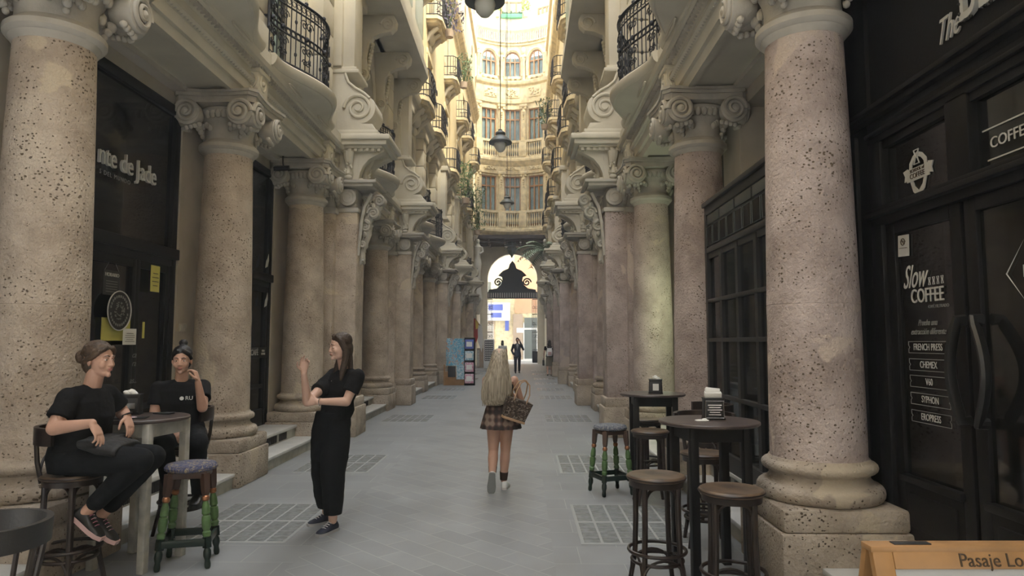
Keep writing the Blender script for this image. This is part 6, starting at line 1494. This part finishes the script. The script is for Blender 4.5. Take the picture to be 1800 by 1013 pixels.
for k in range(46):
    u = rr.uniform(-1,1); y_ = 7.27-.08*math.sqrt(1-u*u)*.7; b.tube([(-.25+.09*u,7.27+.02*abs(u),1.40),(-.262+.13*u,7.235+.04*abs(u),1.22),(-.275+.155*u,y_,1.05),(-.29+.14*u,y_+.02,.93+.03*u+.04*rr.random())], [.006,.008,.008,.003], 5)
b.build('hair', 'blonde', t, ang=1.2)
tb = thing('tote_bag', 'brown checked tote bag with tan base under the blonde woman\'s right arm', 'bag', (-.075,7.27,.87), .35); tb.rotation_euler = (.1,.32,.3)
b = MB(); b.prism([(-.12,-.10),(.12,-.10),(.15,.12),(-.15,.12)], -.075, .075, 'y', .008); b.build('bag_body', 'monogram', tb, ang=.4); MB().box(-.125,.125,-.078,.078,-.112,-.085,.004).build('base', 'tan', tb)
for y_ in (-.07,.07): MB().tube([(-.07,y_,.10),(-.075,y_,.2),(-.05,y_*.6,.30),(.0,y_*.4,.335),(.05,y_*.6,.30),(.075,y_,.2),(.07,y_,.10)], .007, 6).build('handle', 'tan', tb)

# ---- far people
def walker(name_label, X, Y, s, yaw, hairm, topm, botm, skirt=False, armL=None, armR=None, suit=False, long_hair=False, shoes='rubber'):
    t = thing('person', name_label, 'person', (X, Y, 0), yaw); t.scale = (s, s, s)
    rt = V(1,0,0); fw = V(0,-1,0); sec = lambda z, rx, ry, y=0: ((0, y, z), rt, fw, rx, ry)
    b = MB(); loft(b, [sec(.86,.15,.10), sec(.95,.165,.11), sec(1.12,.13,.095), sec(1.28,.16,.11), sec(1.42,.175,.10), sec(1.49,.09,.07)]); cap(b, (0,0,1.48), (0,-.01,1.6), .054, .052)
    aR = armR or [(-.20,0,1.43),(-.27,.03,1.14),(-.27,-.06,.90)]; aL = armL or [(.20,0,1.43),(.27,.03,1.14),(.27,-.06,.90)]
    for A in (aR, aL): cap(b, A[0], A[1], .048, .04); cap(b, A[1], A[2], .04, .026); d = Vector(A[2])-Vector(A[1]); hand(b, A[2], d, V(0,-.3,0)+V(-A[2][0],0,0), V(0,-1,.1), curl=.8)
    L1 = [(-.09,0,.92),(-.10,-.10,.50),(-.10,-.02,.08)]; L2 = [(.09,0,.92),(.10,.04,.50),(.10,.16,.10)]
    for A in (L1, L2): cap(b, A[0], A[1], .085, .056); cap(b, A[1], A[2], .055, .036)
    hm = head(b, t, (0,-.01,1.68), 0, 0, 0, 1.0, brow=hairm); fuse(b, 'body', 'skin', t, .009, 3)
    b = MB(); lo = .80 if suit else .96; loft(b, [sec(lo,.20,.14), sec(1.0,.185,.14), sec(1.14,.155,.12), sec(1.3,.18,.135), sec(1.43,.195,.12), sec(1.49,.11,.085), sec(1.505,.075,.065)])
    for A in (aR, aL):
        b.cone(A[0], Vector(A[0]).lerp(Vector(A[1]), 1 if suit else .5), .068, .055, 14); b.sph(A[0], .068, 12)
        if suit: cap(b, A[1], Vector(A[1]).lerp(Vector(A[2]), .92), .055, .042)
    fuse(b, 'jacket' if suit else 'shirt', topm, t, .010, 3, .008, .1)
    b = MB()
    if skirt: loft(b, [sec(1.0,.15,.12), sec(.85,.19,.15), sec(.52,.20,.16), sec(.50,.19,.15)]); fuse(b, 'skirt', botm, t, .010, 3)
    else:
        loft(b, [sec(.85,.17,.13), sec(1.0,.17,.13)])
        for A in (L1, L2): cap(b, A[0], A[1], .10, .075); cap(b, A[1], Vector(A[1]).lerp(Vector(A[2]), .93), .075, .062)
        fuse(b, 'trousers', botm, t, .010, 3)
    for A in (L1, L2): shoe(t, 'shoe', (A[2][0], A[2][1]+.06, 0 if A is L1 else .02), (A[2][0], A[2][1]-.20, 0), UP, shoes, shoes)
    b = MB(); b.sph((0,.02,.048), 1, 16, (.084,.098,.086)); b.sph((0,.055,-.03), 1, 14, (.08 if long_hair else .072,.06,.10 if long_hair else .06))
    if long_hair: b.sph((0,.06,-.10), 1, 14, (.10,.06,.12))
    b.xf(hm); fuse(b, 'hair', hairm, t, .009, 2)
    return t, hm
t, hm = walker('man in navy suit walking towards the camera holding a phone to his ear', -.25, 34.6, 1.0, .05, 'black_hair', 'navy', 'navy', suit=True, armL=[(.20,0,1.43),(.30,-.10,1.20),(.12,-.10,1.62)], armR=[(-.20,0,1.43),(-.29,.06,1.15),(-.20,-.06,.93)])
MB().prism([(-.05,1.47),(.05,1.47),(.0,1.16)], -.148, -.125, 'y').build('shirt_front', 'white', t); MB().prism([(-.015,1.45),(.015,1.45),(.02,1.22),(0,1.18)], -.158, -.145, 'y').build('tie', 'rubber', t)
MB().sph((0,-.045,-.085), 1, 12, (.05,.042,.035)).xf(hm).build('beard', 'black_hair', t)
t2 = thing('mobile_phone', 'phone held at the ear of the man in the navy suit', 'phone', (-.13, 34.53, 1.66)); MB().box(-.006,.006,-.035,.035,-.07,.07,.004).build('phone_body', 'rubber', t2)
t, hm = walker('woman walking away on the right with white backpack and olive skirt', 1.28, 31.8, .93, PI, 'black_hair', 'black_cloth', 'olive', skirt=True, long_hair=True, armR=[(-.20,0,1.43),(-.26,-.02,1.18),(-.22,-.18,1.12)])
t2 = thing('backpack', 'white backpack worn by the woman in the olive skirt', 'backpack', (1.28, 31.62, 1.10)); b = MB(); loft(b, [((0,0,-.17), V(1,0,0), V(0,1,0), .13, .06), ((0,-.02,-.05), V(1,0,0), V(0,1,0), .145, .08), ((0,-.01,.12), V(1,0,0), V(0,1,0), .13, .07), ((0,.02,.2), V(1,0,0), V(0,1,0), .08, .05)]); b.build('bag_body', 'white', t2); MB().box(-.08,.08,-.11,-.07,-.12,.03,.02).build('front_pocket', 'palepink', t2)
for s_ in (-1,1): MB().tube([(s_*.09,.02,.16),(s_*.13,.08,.24),(s_*.13,.16,.26)], .012, 6).build('shoulder_strap', 'white', t2)
t2 = thing('briefcase', 'black bag hanging from the hand of the woman with the backpack', 'bag', (1.00, 31.85, .62)); MB().box(-.05,.05,-.17,.17,-.14,.12,.02).build('bag_body', 'rubber', t2); MB().tube([(0,-.07,.12),(0,-.05,.2),(0,.05,.2),(0,.07,.12)], .01, 6).build('handle', 'rubber', t2)
walker('dark-haired woman in white shirt walking away, half hidden by the blonde hair', -1.13, 38.5, .93, PI, 'black_hair', 'white', 'navy', long_hair=True)
# ================================================================ thin haze volume, added to imitate a lens-flare veil
hz = MB().box(-14,14,-3.5,72,-1,32).build('flare_veil_haze', 'haze', loc=(AX,0,0), smooth=False)
tag(hz, 'thin pale haze volume added to imitate a lens-flare veil', 'haze', kind='stuff')
